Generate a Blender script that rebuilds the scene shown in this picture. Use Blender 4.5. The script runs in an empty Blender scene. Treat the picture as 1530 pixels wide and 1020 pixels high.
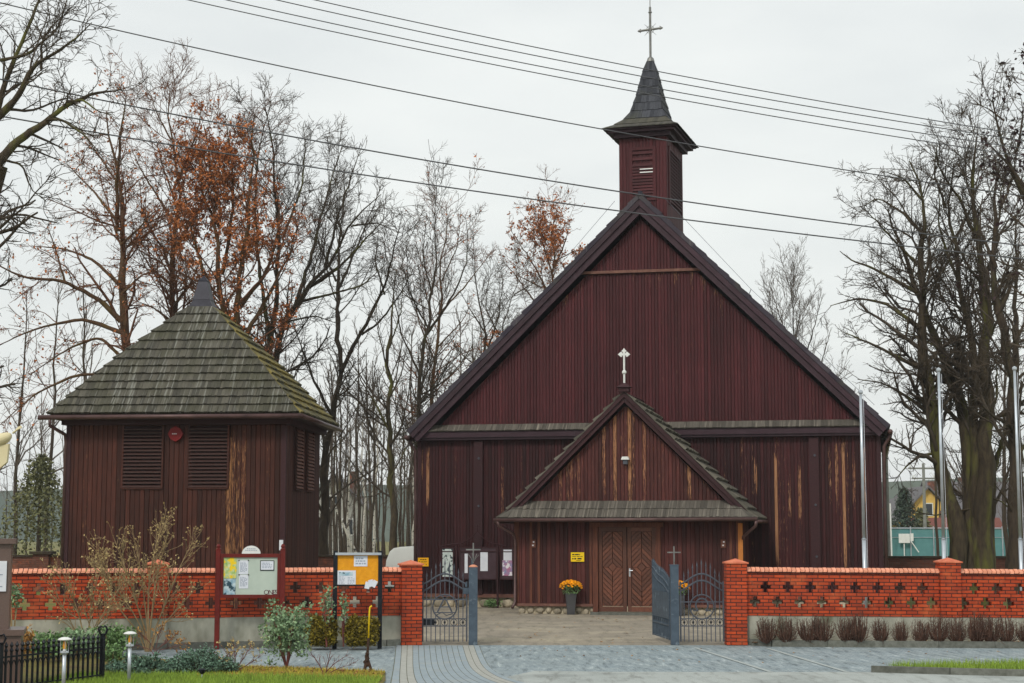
import bpy, math, random
import numpy as np
from mathutils import Vector, Matrix
random.seed(7); RNG = np.random.default_rng(11)
R = math.radians
scene = bpy.context.scene
COL = scene.collection

# ------------------------------------------------------------------ camera
F, CX, CY, H = 2500.0, 765.0, 510.0, 2.18           # focal length and centre of the photograph in its own pixels, eye height in m
TH = math.atan(285 / F)
cam_d = bpy.data.cameras.new('camera'); cam = bpy.data.objects.new('camera', cam_d); COL.objects.link(cam)
cam.location = (0, 0, H); cam.rotation_euler = (math.pi / 2 + TH, 0, 0)
cam_d.sensor_width = 36; cam_d.lens = F / 1530 * 36; cam_d.clip_start = 0.1; cam_d.clip_end = 6000
scene.camera = cam
# ------------------------------------------------------------------ world, sun, exposure
SUN_EL, SUN_AZ = R(42), R(205)                        # sun behind the photographer, a little to the left
w = bpy.data.worlds.new('World'); scene.world = w; w.use_nodes = True
nt = w.node_tree; bg = nt.nodes['Background']
sky = nt.nodes.new('ShaderNodeTexSky'); sky.sky_type = 'NISHITA'; sky.sun_disc = False
sky.sun_elevation = SUN_EL; sky.sun_rotation = SUN_AZ; sky.dust_density = 4; sky.air_density = 1.6
hs = nt.nodes.new('ShaderNodeMix'); hs.data_type = 'RGBA'; hs.inputs[0].default_value = 0.90
tcw = nt.nodes.new('ShaderNodeTexCoord'); cn = nt.nodes.new('ShaderNodeTexNoise'); cn.inputs['Scale'].default_value = 5; cn.inputs['Detail'].default_value = 5
mpw = nt.nodes.new('ShaderNodeMapping'); mpw.inputs['Scale'].default_value = (1, 1, 3.5); nt.links.new(tcw.outputs['Generated'], mpw.inputs[0]); nt.links.new(mpw.outputs[0], cn.inputs[0])
cl = nt.nodes.new('ShaderNodeMix'); cl.data_type = 'RGBA'; cl.inputs[6].default_value = (7.9, 8.22, 8.2, 1); cl.inputs[7].default_value = (9.1, 9.35, 9.15, 1)   # the cloud cover
crm = nt.nodes.new('ShaderNodeMapRange'); crm.inputs[1].default_value = .3; crm.inputs[2].default_value = .7; nt.links.new(cn.outputs[0], crm.inputs[0]); nt.links.new(crm.outputs[0], cl.inputs[0]); nt.links.new(cl.outputs[2], hs.inputs[7])
nt.links.new(sky.outputs[0], hs.inputs[6]); nt.links.new(hs.outputs[2], bg.inputs[0])
bg.inputs[1].default_value = 0.10
sd = bpy.data.lights.new('sun', 'SUN'); sd.energy = 1.5; sd.angle = R(11); sd.color = (1, .95, .88)
so = bpy.data.objects.new('sun', sd); COL.objects.link(so)
so.rotation_euler = Vector((math.sin(SUN_AZ) * math.cos(SUN_EL), math.cos(SUN_AZ) * math.cos(SUN_EL), math.sin(SUN_EL))).to_track_quat('Z', 'Y').to_euler()
scene.view_settings.view_transform = 'Standard'; scene.view_settings.look = 'None'
scene.view_settings.exposure = 0.1; scene.view_settings.gamma = 1; scene.view_settings.use_curve_mapping = False
scene.cycles.max_bounces = 6; scene.cycles.diffuse_bounces = 3; scene.cycles.transparent_max_bounces = 8

# ------------------------------------------------------------------ helpers
ct, st = math.cos(TH), math.sin(TH)
def ray(px, py):
    x = (px - CX) / F; y = (CY - py) / F
    return (x, ct - y * st, st + y * ct)
def at(px, py, Y):
    r = ray(px, py); k = Y / r[1]; return Vector((r[0] * k, Y, H + r[2] * k))
def gnd(px, py, z=0.0):
    r = ray(px, py); k = (z - H) / r[2]; return Vector((r[0] * k, r[1] * k, z))
def local(o, yaw, px, py, v=0.0):
    'where the line of sight through a pixel meets the plane y=v of a thing that stands at o, turned by -yaw: (x, z)'
    a = R(yaw); u = (math.cos(a), -math.sin(a)); w_ = (math.sin(a), math.cos(a)); r = ray(px, py)
    k = (v + o[0] * w_[0] + o[1] * w_[1]) / (r[0] * w_[0] + r[1] * w_[1])
    return ((r[0] * k - o[0]) * u[0] + (r[1] * k - o[1]) * u[1], H + r[2] * k)

def C(h):
    o = []
    for i in (0, 2, 4):
        c = int(h[i:i + 2], 16) / 255; o.append(c / 12.92 if c <= .04045 else ((c + .055) / 1.055) ** 2.4)
    return (*o, 1)

class MB:
    'collects shapes, builds them as ONE mesh object'
    def __init__(s): s.v = []; s.f = []; s.r = []; s.w = []
    def add(s, vs, fs, rnd=None, wear=0.0):
        b = len(s.v); rnd = random.random() if rnd is None else rnd
        s.v.extend([tuple(p) for p in vs]); s.f.extend([tuple(b + i for i in f) for f in fs])
        s.r.extend([rnd] * len(vs)); s.w.extend(wear if isinstance(wear, list) else [wear] * len(vs))
    def box(s, a, b, rnd=None, wear=0.0):
        x0, y0, z0 = a; x1, y1, z1 = b
        s.add([(x0, y0, z0), (x1, y0, z0), (x1, y1, z0), (x0, y1, z0), (x0, y0, z1), (x1, y0, z1), (x1, y1, z1), (x0, y1, z1)],
              [(0, 3, 2, 1), (4, 5, 6, 7), (0, 1, 5, 4), (1, 2, 6, 5), (2, 3, 7, 6), (3, 0, 4, 7)], rnd, wear)
    def obox(s, c, size, m=None, rnd=None):
        hx, hy, hz = [q / 2 for q in size]; m = m or Matrix()
        vs = [Vector(c) + m.to_3x3() @ Vector(p) for p in [(-hx, -hy, -hz), (hx, -hy, -hz), (hx, hy, -hz), (-hx, hy, -hz), (-hx, -hy, hz), (hx, -hy, hz), (hx, hy, hz), (-hx, hy, hz)]]
        s.add(vs, [(0, 3, 2, 1), (4, 5, 6, 7), (0, 1, 5, 4), (1, 2, 6, 5), (2, 3, 7, 6), (3, 0, 4, 7)], rnd)
    def bar(s, a, b, wd, dp, up=(0, 1, 0), rnd=None):
        'a square bar from a to b; dp is measured along up'
        a = Vector(a); b = Vector(b); d = (b - a).normalized(); up = Vector(up)
        n = (up - d * up.dot(d)).normalized(); t = d.cross(n)
        vs = []
        for p in (a, b):
            for i, j in ((-1, -1), (1, -1), (1, 1), (-1, 1)): vs.append(p + t * (i * wd / 2) + n * (j * dp / 2))
        s.add(vs, [(0, 1, 2, 3), (7, 6, 5, 4), (0, 4, 5, 1), (1, 5, 6, 2), (2, 6, 7, 3), (3, 7, 4, 0)], rnd)
    def quad(s, a, b, c, d, rnd=None, wear=0.0): s.add([a, b, c, d], [(0, 1, 2, 3)], rnd, wear)
    def prism(s, pts, y0, y1, rnd=None):
        'outline in x,z pushed from y0 to y1'
        n = len(pts); vs = [(p[0], y0, p[1]) for p in pts] + [(p[0], y1, p[1]) for p in pts]
        s.add(vs, [tuple(range(n)), tuple(range(2 * n - 1, n - 1, -1))] + [(i, i + n, (i + 1) % n + n, (i + 1) % n) for i in range(n)], rnd)
    def slab(s, pts, z0, z1, rnd=None):
        'outline in x,y pushed from z0 to z1'
        n = len(pts); vs = [(p[0], p[1], z0) for p in pts] + [(p[0], p[1], z1) for p in pts]
        s.add(vs, [tuple(range(n - 1, -1, -1)), tuple(range(n, 2 * n))] + [(i, (i + 1) % n, (i + 1) % n + n, i + n) for i in range(n)], rnd)
    def tube(s, path, r, n=8, rnd=None, cap=True):
        path = [Vector(p) for p in path]; K = len(path); r = r if isinstance(r, (list, tuple)) else [r] * K
        vs = []; ref = None
        for i, p in enumerate(path):
            d = (path[min(i + 1, K - 1)] - path[max(i - 1, 0)]).normalized()
            if ref is None: ref = Vector((0, 0, 1)) if abs(d.z) < .9 else Vector((1, 0, 0))
            a = (ref - d * ref.dot(d)).normalized(); b = d.cross(a); ref = a
            for k in range(n):
                t = 2 * math.pi * k / n; vs.append(p + (a * math.cos(t) + b * math.sin(t)) * r[i])
        fs = [(i * n + k, i * n + (k + 1) % n, (i + 1) * n + (k + 1) % n, (i + 1) * n + k) for i in range(K - 1) for k in range(n)]
        if cap: fs += [tuple(range(n - 1, -1, -1)), tuple(range((K - 1) * n, K * n))]
        s.add(vs, fs, rnd)
    def lathe(s, prof, n=16, c=(0, 0, 0), rnd=None):
        'prof: (radius, z)'
        vs = []
        for (r, z) in prof:
            for k in range(n):
                t = 2 * math.pi * k / n; vs.append((c[0] + r * math.cos(t), c[1] + r * math.sin(t), c[2] + z))
        K = len(prof)
        fs = [(i * n + k, i * n + (k + 1) % n, (i + 1) * n + (k + 1) % n, (i + 1) * n + k) for i in range(K - 1) for k in range(n)]
        fs += [tuple(range(n - 1, -1, -1)), tuple(range((K - 1) * n, K * n))]
        s.add(vs, fs, rnd)
    def blob(s, c, rad, n=7, m=4, jit=.15, rnd=None):
        vs = []
        for i in range(m + 1):
            ph = math.pi * i / m
            for k in range(n):
                t = 2 * math.pi * k / n; j = 1 + random.uniform(-jit, jit)
                vs.append((c[0] + rad[0] * j * math.sin(ph) * math.cos(t), c[1] + rad[1] * j * math.sin(ph) * math.sin(t), c[2] + rad[2] * j * math.cos(ph)))
        fs = [(i * n + k, (i + 1) * n + k, (i + 1) * n + (k + 1) % n, i * n + (k + 1) % n) for i in range(m) for k in range(n)]
        s.add(vs, fs, rnd)
    def build(s, name, m, parent=None, smooth=False, label=None):
        me = bpy.data.meshes.new(name); me.from_pydata(s.v, [], s.f); me.update()
        for nm, arr in (('rnd', s.r), ('wear', s.w)):
            at_ = me.attributes.new(nm, 'FLOAT', 'POINT'); at_.data.foreach_set('value', np.array(arr, dtype=np.float32))
        me.materials.append(m)
        if smooth: me.polygons.foreach_set('use_smooth', [True] * len(me.polygons))
        o = bpy.data.objects.new(name, me); COL.objects.link(o)
        if parent: o.parent = parent
        if label: o['label'] = label
        return o

def thing(name, label, cat, loc=(0, 0, 0), rotz=0.0, group=None):
    o = bpy.data.objects.new(name, None); COL.objects.link(o); o.empty_display_size = .2
    o.location = loc; o.rotation_euler = (0, 0, rotz); o['label'] = label; o['category'] = cat
    if group: o['group'] = group
    return o
def tag(o, label, cat, group=None, loc=None, rotz=None):
    o['label'] = label; o['category'] = cat
    if group: o['group'] = group
    if loc is not None: o.location = loc
    if rotz is not None: o.rotation_euler = (0, 0, rotz)
    return o
def struct(o, kind='structure'): o['kind'] = kind; return o
def dup(root, loc, rotz=0.0, sc=1.0, label=None):
    r = root.copy(); COL.objects.link(r); r.location = loc; r.rotation_euler = (0, 0, rotz); r.scale = (sc, sc, sc)
    if label: r['label'] = label
    for ch in list(root.children):
        c = ch.copy(); COL.objects.link(c); c.parent = r
        for g in list(ch.children):
            d = g.copy(); COL.objects.link(d); d.parent = c
    return r
def text(s, size, m, parent, loc, name='lettering', rot=(math.pi / 2, 0, 0), spacing=1.0):
    cu = bpy.data.curves.new(name, 'FONT'); cu.body = s; cu.size = size; cu.extrude = .001; cu.align_x = 'CENTER'; cu.space_character = spacing
    t = bpy.data.objects.new(name, cu); COL.objects.link(t)
    dg = bpy.context.evaluated_depsgraph_get(); me = bpy.data.meshes.new_from_object(t.evaluated_get(dg))
    bpy.data.objects.remove(t); me.materials.clear(); me.materials.append(m)
    o = bpy.data.objects.new(name, me); COL.objects.link(o); o.parent = parent; o.location = loc; o.rotation_euler = rot
    return o

# ------------------------------------------------------------------ materials
def newmat(name, rough=.8, metal=0.0, spec=.3):
    m = bpy.data.materials.new(name); m.use_nodes = True; n = m.node_tree; b = n.nodes['Principled BSDF']
    b.inputs['Roughness'].default_value = rough; b.inputs['Metallic'].default_value = metal; b.inputs['Specular IOR Level'].default_value = spec
    return m, n, b
def nd(n, t, **kw):
    x = n.nodes.new('ShaderNode' + t)
    for k, v in kw.items(): setattr(x, k, v)
    return x
def coords(n, scale=(1, 1, 1)):
    tc = nd(n, 'TexCoord'); mp = nd(n, 'Mapping'); mp.inputs['Scale'].default_value = scale
    n.links.new(tc.outputs['Object'], mp.inputs[0]); return mp.outputs[0]
def noise(n, vec, scale=5.0, detail=4.0, rough=.6):
    x = nd(n, 'TexNoise'); x.inputs['Scale'].default_value = scale; x.inputs['Detail'].default_value = detail; x.inputs['Roughness'].default_value = rough
    n.links.new(vec, x.inputs[0]); return x.outputs[0]
def rng(n, val, a, b, c=0.0, d=1.0):
    x = nd(n, 'MapRange'); n.links.new(val, x.inputs[0])
    for i, q in enumerate((a, b, c, d)): x.inputs[i + 1].default_value = q
    return x.outputs[0]
def mix(n, fac, a, b, mode='MIX'):
    x = nd(n, 'Mix', data_type='RGBA', blend_type=mode)
    for sock, q in ((0, fac), (6, a), (7, b)):
        if isinstance(q, (int, float)): x.inputs[sock].default_value = q
        elif isinstance(q, tuple): x.inputs[sock].default_value = q
        else: n.links.new(q, x.inputs[sock])
    return x.outputs[2]
def attr(n, nm): x = nd(n, 'Attribute', attribute_name=nm); return x.outputs['Fac']
def math_(n, op, a, b):
    x = nd(n, 'Math', operation=op)
    for i, q in enumerate((a, b)):
        if isinstance(q, (int, float)): x.inputs[i].default_value = q
        else: n.links.new(q, x.inputs[i])
    return x.outputs[0]
def bump(n, b, h, strength=.4, dist=.02):
    x = nd(n, 'Bump'); x.inputs['Strength'].default_value = strength; x.inputs['Distance'].default_value = dist
    n.links.new(h, x.inputs['Height']); n.links.new(x.outputs[0], b.inputs['Normal'])
def pm(name, c1, c2, scale=6.0, rough=.8, metal=0.0, bmp=.2, stretch=(1, 1, 1), rv=0.0, lo=.3, hi=.7, spec=.3, c3=None, s3=1.5, lo3=.55, hi3=.7, detail=5.0):
    'two colours mixed by noise, a third in patches; rv: how much each piece differs'
    m, n, b = newmat(name, rough, metal, spec)
    v = coords(n, stretch); f = noise(n, v, scale, detail)
    col = mix(n, rng(n, f, lo, hi), c1, c2)
    if c3: col = mix(n, rng(n, noise(n, v, s3, 3), lo3, hi3), col, c3)
    if rv:
        g = rng(n, attr(n, 'rnd'), 0, 1, 1 - rv, 1 + rv); x = nd(n, 'VectorMath', operation='SCALE'); n.links.new(col, x.inputs[0]); n.links.new(g, x.inputs[3]); col = x.outputs[0]
    n.links.new(col, b.inputs['Base Color'])
    if bmp: bump(n, b, f, bmp)
    return m
def wood(name, c1, c2, peel, rough=.65, rv=.35):
    m, n, b = newmat(name, rough, 0, .25)
    v = coords(n, (1, 1, 1)); vs = coords(n, (14, 14, .55)); fine = noise(n, vs, 4, 6, .65)
    col = mix(n, rng(n, fine, .35, .68), c1, c2)
    g = rng(n, attr(n, 'rnd'), 0, 1, 1 - rv, 1 + rv); g = math_(n, 'MULTIPLY', g, rng(n, noise(n, coords(n, (1, 1, .5)), .8, 5), .3, .7, .72, 1.25)); x = nd(n, 'VectorMath', operation='SCALE'); n.links.new(col, x.inputs[0]); n.links.new(g, x.inputs[3])
    vp = coords(n, (24, 24, 2.6)); pn = noise(n, vp, 1.6, 8, .72)
    s = math_(n, 'ADD', pn, math_(n, 'MULTIPLY', attr(n, 'wear'), .5))
    fac = rng(n, s, .76, .88, 0, .82)
    pc = mix(n, rng(n, noise(n, coords(n, (30, 30, 1.2)), 2, 4), .35, .65), peel, C('85583a'))
    n.links.new(mix(n, fac, x.outputs[0], pc), b.inputs['Base Color'])
    bump(n, b, fine, .35, .01)
    return m
def shingle_mat(name, c1, c2, moss, mlo=.52, mhi=.75, streak=C('8f9088'), rough=.85, slo=.66, sv=(11, .4, .45)):
    m, n, b = newmat(name, rough, 0, .25)
    v = coords(n, (1, 1, 1)); a = attr(n, 'rnd'); f = noise(n, v, 18, 5)
    col = mix(n, rng(n, math_(n, 'ADD', math_(n, 'MULTIPLY', a, .7), math_(n, 'MULTIPLY', f, .5)), .3, .95), c1, c2)
    col = mix(n, rng(n, noise(n, v, 1.3, 5), mlo, mhi, 0, .75), col, moss)
    st_ = noise(n, coords(n, sv), 1.6, 2.5, .5)
    col = mix(n, rng(n, st_, slo, slo + .12, 0, .38), col, streak)
    n.links.new(col, b.inputs['Base Color']); bump(n, b, f, .4, .01)
    return m
def brick_mat(name, bw=.215, rh=.0683, c1=C('c94c1c'), c2=C('983514'), mort=C('2c1712')):
    m, n, b = newmat(name, .62, 0, .35)
    tc = nd(n, 'TexCoord'); sx = nd(n, 'SeparateXYZ'); n.links.new(tc.outputs['Object'], sx.inputs[0])
    cb = nd(n, 'CombineXYZ'); n.links.new(math_(n, 'ADD', sx.outputs[0], sx.outputs[1]), cb.inputs[0]); n.links.new(sx.outputs[2], cb.inputs[1])
    t = nd(n, 'TexBrick'); n.links.new(cb.outputs[0], t.inputs[0])
    t.inputs['Color1'].default_value = c1; t.inputs['Color2'].default_value = c2; t.inputs['Mortar'].default_value = mort
    t.inputs['Scale'].default_value = 1; t.inputs['Mortar Size'].default_value = .0085; t.inputs['Mortar Smooth'].default_value = .1
    t.inputs['Brick Width'].default_value = bw; t.inputs['Row Height'].default_value = rh; t.inputs['Bias'].default_value = -.1
    v = coords(n); f = noise(n, v, 9, 5); x = mix(n, rng(n, f, .3, .75, 0, .45), t.outputs[0], C('6d2410'))
    x = mix(n, rng(n, noise(n, v, 2.2, 4), .55, .75, 0, .4), x, C('e07c48')); x = mix(n, rng(n, noise(n, coords(n, (1, 1, .45)), 1.3, 5), .55, .78, 0, .45), x, C('4c2416'))
    n.links.new(x, b.inputs['Base Color'])
    inv = math_(n, 'SUBTRACT', 1.0, t.outputs[1]); bump(n, b, math_(n, 'ADD', inv, math_(n, 'MULTIPLY', f, .15)), .7, .008)
    return m
M = {}
M['maroon'] = wood('maroon_siding', C('401b1d'), C('281113'), C('b88a66'))
M['gable'] = wood('maroon_gable_siding', C('4c2024'), C('381518'), C('caa27c'), rv=.24)
M['porchw'] = wood('porch_siding', C('532a26'), C('371a19'), C('b98862'))
M['bellw'] = wood('bell_tower_siding', C('4a251b'), C('2b1510'), C('b58456'))
M['slatw'] = pm('louvre_slat_wood', C('4c3430'), C('3a2825'), 6, .6, stretch=(3, 3, 8))
M['beam'] = pm('dark_beam', C('2e1418'), C('3a1c20'), 5, .6, stretch=(6, 6, 6), rv=.15)
M['barge'] = pm('barge_board', C('2e1c24'), C('3d2932'), 4, .6, stretch=(1, 1, 1), rv=.2)
M['trimw'] = pm('weathered_trim', C('5c3a34'), C('7d5a4c'), 6, .7)
M['frame'] = pm('door_frame_wood', C('6e3f2c'), C('4a281e'), 5, .6, stretch=(5, 5, .6))
M['door'] = pm('door_wood', C('70432f'), C('4e2c21'), 7, .5, stretch=(3, 3, 3), rv=.35, spec=.4)
M['doordark'] = pm('door_groove', C('1d0f0b'), C('2a1610'), 7, .7)
M['orangewood'] = pm('bare_orange_post', C('c8803c'), C('a86428'), 5, .6, stretch=(6, 6, .8))
M['sh_bell'] = shingle_mat('bell_shingles', C('43413a'), C('5f5c52'), C('474736'), .45, .7, C('a6a8a0'), slo=.57)
M['sh_lichen'] = shingle_mat('lichen_shingles', C('4c4b3c'), C('65624c'), C('8c7f44'), .42, .6, C('a3935a'), slo=.6, sv=(.4, 11, .45))
M['sh_porch'] = shingle_mat('porch_shingles', C('504d46'), C('726e64'), C('58574a'), .5, .7, C('9a9a90'), slo=.7)
M['sh_front'] = shingle_mat('front_shingles', C('4a4640'), C('645f57'), C('54514a'), .5, .75, C('aaa294'), slo=.58)
M['sh_turret'] = shingle_mat('turret_shingles', C('2f3137'), C('4a4c52'), C('424338'), .5, .7, C('7a7b78'))
M['sh_tlow'] = shingle_mat('turret_low_shingles', C('3e3c38'), C('55524a'), C('4e4c40'), .45, .65, C('8e8a70'))
M['sh_main'] = shingle_mat('main_shingles', C('35303a'), C('4a454c'), C('4b4a40'), .55, .75)
M['lead'] = pm('dark_sheet', C('1b1b24'), C('2a2a34'), 4, .45, .3)
M['gutter'] = pm('brown_gutter', C('5e4644'), C('43302f'), 3, .4, .2)
M['stone'] = pm('field_stone', C('b8ae98'), C('8c8372'), 9, .85, rv=.35)
M['mortar'] = pm('mortar_band', C('c0b69e'), C('988e78'), 9, .9)
M['brick'] = brick_mat('red_clinker')
M['oldbrick'] = brick_mat('old_brown_brick', .25, .075, C('6e4838'), C('583628'), C('4a3c32'))
M['coping'] = pm('coping_brick', C('e6a488'), C('d0805c'), 14, .55, rv=.14, bmp=.1)
M['cjoint'] = pm('coping_joint', C('40190f'), C('552418'), 14, .8)
M['concrete'] = pm('plinth_concrete', C('b4b4a6'), C('8e8f82'), 4, .85, c3=C('6f7260'), s3=1.8, lo3=.5, hi3=.7, stretch=(1, 1, .5))
M['kerb'] = pm('kerb_concrete', C('74766f'), C('55574f'), 10, .9, rv=.15)
M['steel'] = pm('blue_grey_steel', C('53616e'), C('3c4854'), 6, .5, .2, c3=C('7d8b95'), s3=4, lo3=.6, hi3=.7)
M['iron'] = pm('grey_iron', C('5b5f68'), C('454951'), 8, .5, .4)
M['blackiron'] = pm('black_iron', C('15181d'), C('23272d'), 8, .45, .4)
M['galv'] = pm('flagpole_metal', C('c9d0d6'), C('a9b2ba'), 3, .35, .5)
M['white'] = pm('white_paint', C('e6e8e6'), C('d6d8d4'), 5, .5)
M['paper'] = pm('notice_paper', C('dfe3ea'), C('cfd4de'), 8, .7, bmp=0)
M['boardgrey'] = pm('notice_backing', C('bcc8bc'), C('aebcb0'), 3, .5, bmp=0)
M['orange'] = pm('orange_backing', C('e9a21c'), C('d58c0c'), 12, .7)
M['maroonpaint'] = pm('maroon_paint', C('6e1c14'), C('5a1610'), 5, .5)
M['yellow'] = pm('yellow_sign', C('f0cf16'), C('e6bf10'), 6, .5, bmp=0)
M['yellowo'] = pm('amber_sign', C('f3b80c'), C('eda508'), 6, .5, bmp=0)
M['ink'] = pm('dark_ink', C('2a2216'), C('352c1c'), 6, .7, bmp=0)
M['greyink'] = pm('grey_ink', C('a2aab8'), C('929bab'), 6, .7, bmp=0)
M['redink'] = pm('maroon_ink', C('5c2c38'), C('4c2430'), 6, .7, bmp=0)
M['red'] = pm('red_sign', C('7c0a0f'), C('66070b'), 6, .5, bmp=0)
M['pot'] = pm('anthracite_pot', C('4a4a4c'), C('3d3d40'), 6, .5)
M['flower'] = pm('orange_petals', C('f6b014'), C('ec950a'), 30, .6, rv=.3, bmp=0)
M['leaf'] = pm('shrub_leaf', C('5b7a3e'), C('6f8c60'), 9, .6, rv=.5, bmp=0)
M['roseleaf'] = pm('rose_leaf', C('6f8a62'), C('86a07c'), 6, .55, rv=.45, bmp=0, c3=C('b0953a'), s3=5, lo3=.62, hi3=.7)
M['thuja'] = pm('golden_thuja', C('7c6c1c'), C('5a5216'), 12, .7, rv=.6, bmp=0, c3=C('8a7a20'), s3=4)
M['juniper'] = pm('juniper_needles', C('4e6a58'), C('6d8874'), 9, .7, rv=.55, bmp=0)
M['needle'] = pm('spruce_needles', C('55583a'), C('74744c'), 6, .7, rv=.5, bmp=0)
M['bluespruce'] = pm('blue_spruce_needles', C('37443a'), C('4c5a4c'), 6, .7, rv=.5, bmp=0)
M['brownleaf'] = pm('dead_brown_leaves', C('b8703c'), C('8e522c'), 3, .7, rv=.5, bmp=0)
M['darkleaf'] = pm('dark_dead_leaves', C('3a2426'), C('2a1a1e'), 3, .7, rv=.4, bmp=0)
M['litter'] = pm('leaf_litter', C('b08a4c'), C('8a5c30'), 8, .8, rv=.5, bmp=0)
M['grass'] = pm('lawn_blades', C('728f34'), C('8ea63e'), 3, .7, rv=.4, bmp=0)
M['drygrass'] = pm('dry_grass_blades', C('b8ac44'), C('9a8a34'), 3, .7, rv=.4, bmp=0)
M['bark'] = pm('mossy_bark', C('4e4433'), C('302820'), 3, .9, stretch=(4, 4, .9), bmp=.8, c3=C('5f602c'), s3=.6, lo3=.5, hi3=.7)
M['barkdark'] = pm('dark_bark', C('4a3f31'), C('2e2620'), 3, .9, stretch=(4, 4, .9), bmp=.8, c3=C('474628'), s3=.6, lo3=.55, hi3=.7)
M['barkbrown'] = pm('brown_bark', C('634a34'), C('42301f'), 3, .9, stretch=(4, 4, .9), bmp=.6, c3=C('5a4a26'), s3=.6, lo3=.5, hi3=.7)
M['twig'] = pm('dark_twigs', C('564c40'), C('3c342c'), 3, .9, bmp=0)
M['twigbrown'] = pm('brown_twigs', C('76503a'), C('583c2c'), 3, .9, bmp=0)
M['twiggrey'] = pm('grey_wood_twigs', C('6c625a'), C('544b44'), 3, .9, bmp=0)
M['shrubtwig'] = pm('shrub_twigs', C('a48e6a'), C('85704f'), 6, .8, bmp=0, rv=.3)
M['bud'] = pm('shrub_buds', C('b9a676'), C('a08c5a'), 6, .7, bmp=0, rv=.3)
M['hedgetwig'] = pm('hedge_twigs', C('6c4e40'), C('46342c'), 6, .9, bmp=0, rv=.4)
M['redtwig'] = pm('red_twigs', C('7c4a44'), C('5c342f'), 6, .8, bmp=0, rv=.3)
M['birch'] = pm('birch_bark', C('c9c6bc'), C('a9a49a'), 3, .8, stretch=(2, 2, 3), c3=C('3a3632'), s3=2.4, lo3=.58, hi3=.62)
M['granite'] = pm('brown_granite', C('6d5a52'), C('5a4943'), 60, .35, spec=.5, bmp=0)
M['cream'] = pm('cream_statue', C('ddd3ae'), C('cfc39a'), 4, .6)
M['paint'] = pm('white_van_paint', C('eef2ee'), C('e6eae6'), 2, .3, bmp=0, spec=.5)
M['tyre'] = pm('tyre_rubber', C('1c1c1e'), C('242426'), 8, .8)
M['glassdark'] = pm('dark_glass', C('20262a'), C('181d22'), 2, .1, bmp=0, spec=.6)
M['lampred'] = pm('tail_lamp_red', C('8a1414'), C('701010'), 4, .3, bmp=0)
M['wire'] = pm('wire_grey', C('4a4b4e'), C('5c5d60'), 4, .5, .3, bmp=0)
M['ghostmetal'] = pm('weathered_cross', C('6a6a68'), C('8a8a86'), 8, .5, .4)
M['teal'] = pm('teal_screen', C('5f8f90'), C('548385'), 3, .8)
M['yellowwall'] = pm('yellow_render', C('dcb866'), C('cfa955'), 3, .9)
M['whitewall'] = pm('pale_render', C('a6a6a0'), C('96968f'), 3, .9)
M['rooftile'] = pm('house_roof', C('7a4a40'), C('643a34'), 8, .8)
M['roofgrey'] = pm('grey_house_roof', C('6d6a6a'), C('57555a'), 8, .8)
M['polec'] = pm('concrete_pole', C('8d8f8a'), C('74766f'), 6, .9)
M['lampglass'] = pm('lamp_bulb_amber', C('e0a030'), C('c88a20'), 4, .3, bmp=0)
M['rust'] = pm('rusty_iron', C('4a3424'), C('33241a'), 12, .8)
M['soil'] = pm('bed_soil', C('4a3a2c'), C('6a5238'), 14, .95, c3=C('7a6040'), s3=5)

# ------------------------------------------------------------------ the setting
def ground_mat(name, c1, c2, s1, c3, s3, bmp=.3, lo3=.5, hi3=.65, rough=.9, fine=60):
    m, n, b = newmat(name, rough, 0, .2); v = coords(n)
    col = mix(n, rng(n, noise(n, v, s1, 6), .3, .7), c1, c2); col = mix(n, rng(n, noise(n, v, s3, 5), lo3, hi3), col, c3)
    f = noise(n, v, fine, 3); col = mix(n, rng(n, f, .35, .65, 0, .25), col, C('3a3a36')); q_ = noise(n, coords(n, (1, .16, 1)), 5, 5, .7); col = mix(n, rng(n, q_, .5, .72, 0, .55), col, C('55524a'))
    n.links.new(col, b.inputs['Base Color']); bump(n, b, f, bmp, .02); return m
def paver_mat(name, c1, c2, mort, bw, rh, ang, size=.006):
    m, n, b = newmat(name, .75, 0, .3); tc = nd(n, 'TexCoord'); mp = nd(n, 'Mapping'); mp.inputs['Rotation'].default_value = (0, 0, R(ang))
    n.links.new(tc.outputs['Object'], mp.inputs[0]); t = nd(n, 'TexBrick'); n.links.new(mp.outputs[0], t.inputs[0])
    t.inputs['Color1'].default_value = c1; t.inputs['Color2'].default_value = c2; t.inputs['Mortar'].default_value = mort; t.inputs['Scale'].default_value = 1
    t.inputs['Mortar Size'].default_value = size; t.inputs['Brick Width'].default_value = bw; t.inputs['Row Height'].default_value = rh; t.inputs['Mortar Smooth'].default_value = .3
    v = coords(n); f = noise(n, v, 1.1, 6, .65); x = mix(n, rng(n, f, .4, .75, 0, .5), t.outputs[0], C('8a9290'))
    g = noise(n, coords(n, (1, .13, 1)), 8, 4, .7); x = mix(n, rng(n, g, .52, .68, 0, .75), x, C('4a575d')); x = mix(n, rng(n, g, .3, .44, .6, 0), x, C('c6d0d0')); g2 = noise(n, coords(n, (.5, .3, 1)), .9, 5); x = mix(n, rng(n, g2, .45, .75, 0, .22), x, C('7d8785'))
    n.links.new(x, b.inputs['Base Color']); bump(n, b, math_(n, 'SUBTRACT', math_(n, 'MULTIPLY', g, .4), t.outputs[1]), .5, .008); return m
M['field'] = ground_mat('field_grass', C('6a6a34'), C('7d7a46'), .35, C('8a7a4a'), .12)
M['yardgrass'] = ground_mat('yard_grass', C('5d6a2a'), C('74742f'), .9, C('8a6a32'), .5, .6)
M['yardpave'] = ground_mat('yard_paving', C('a2998a'), C('8c8476'), 1.2, C('b0a692'), .45, .5)
M['lawnsoil'] = ground_mat('lawn_soil', C('6e7034'), C('7c6a3c'), 1.6, C('5f4c34'), 1.1, .6)
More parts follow.
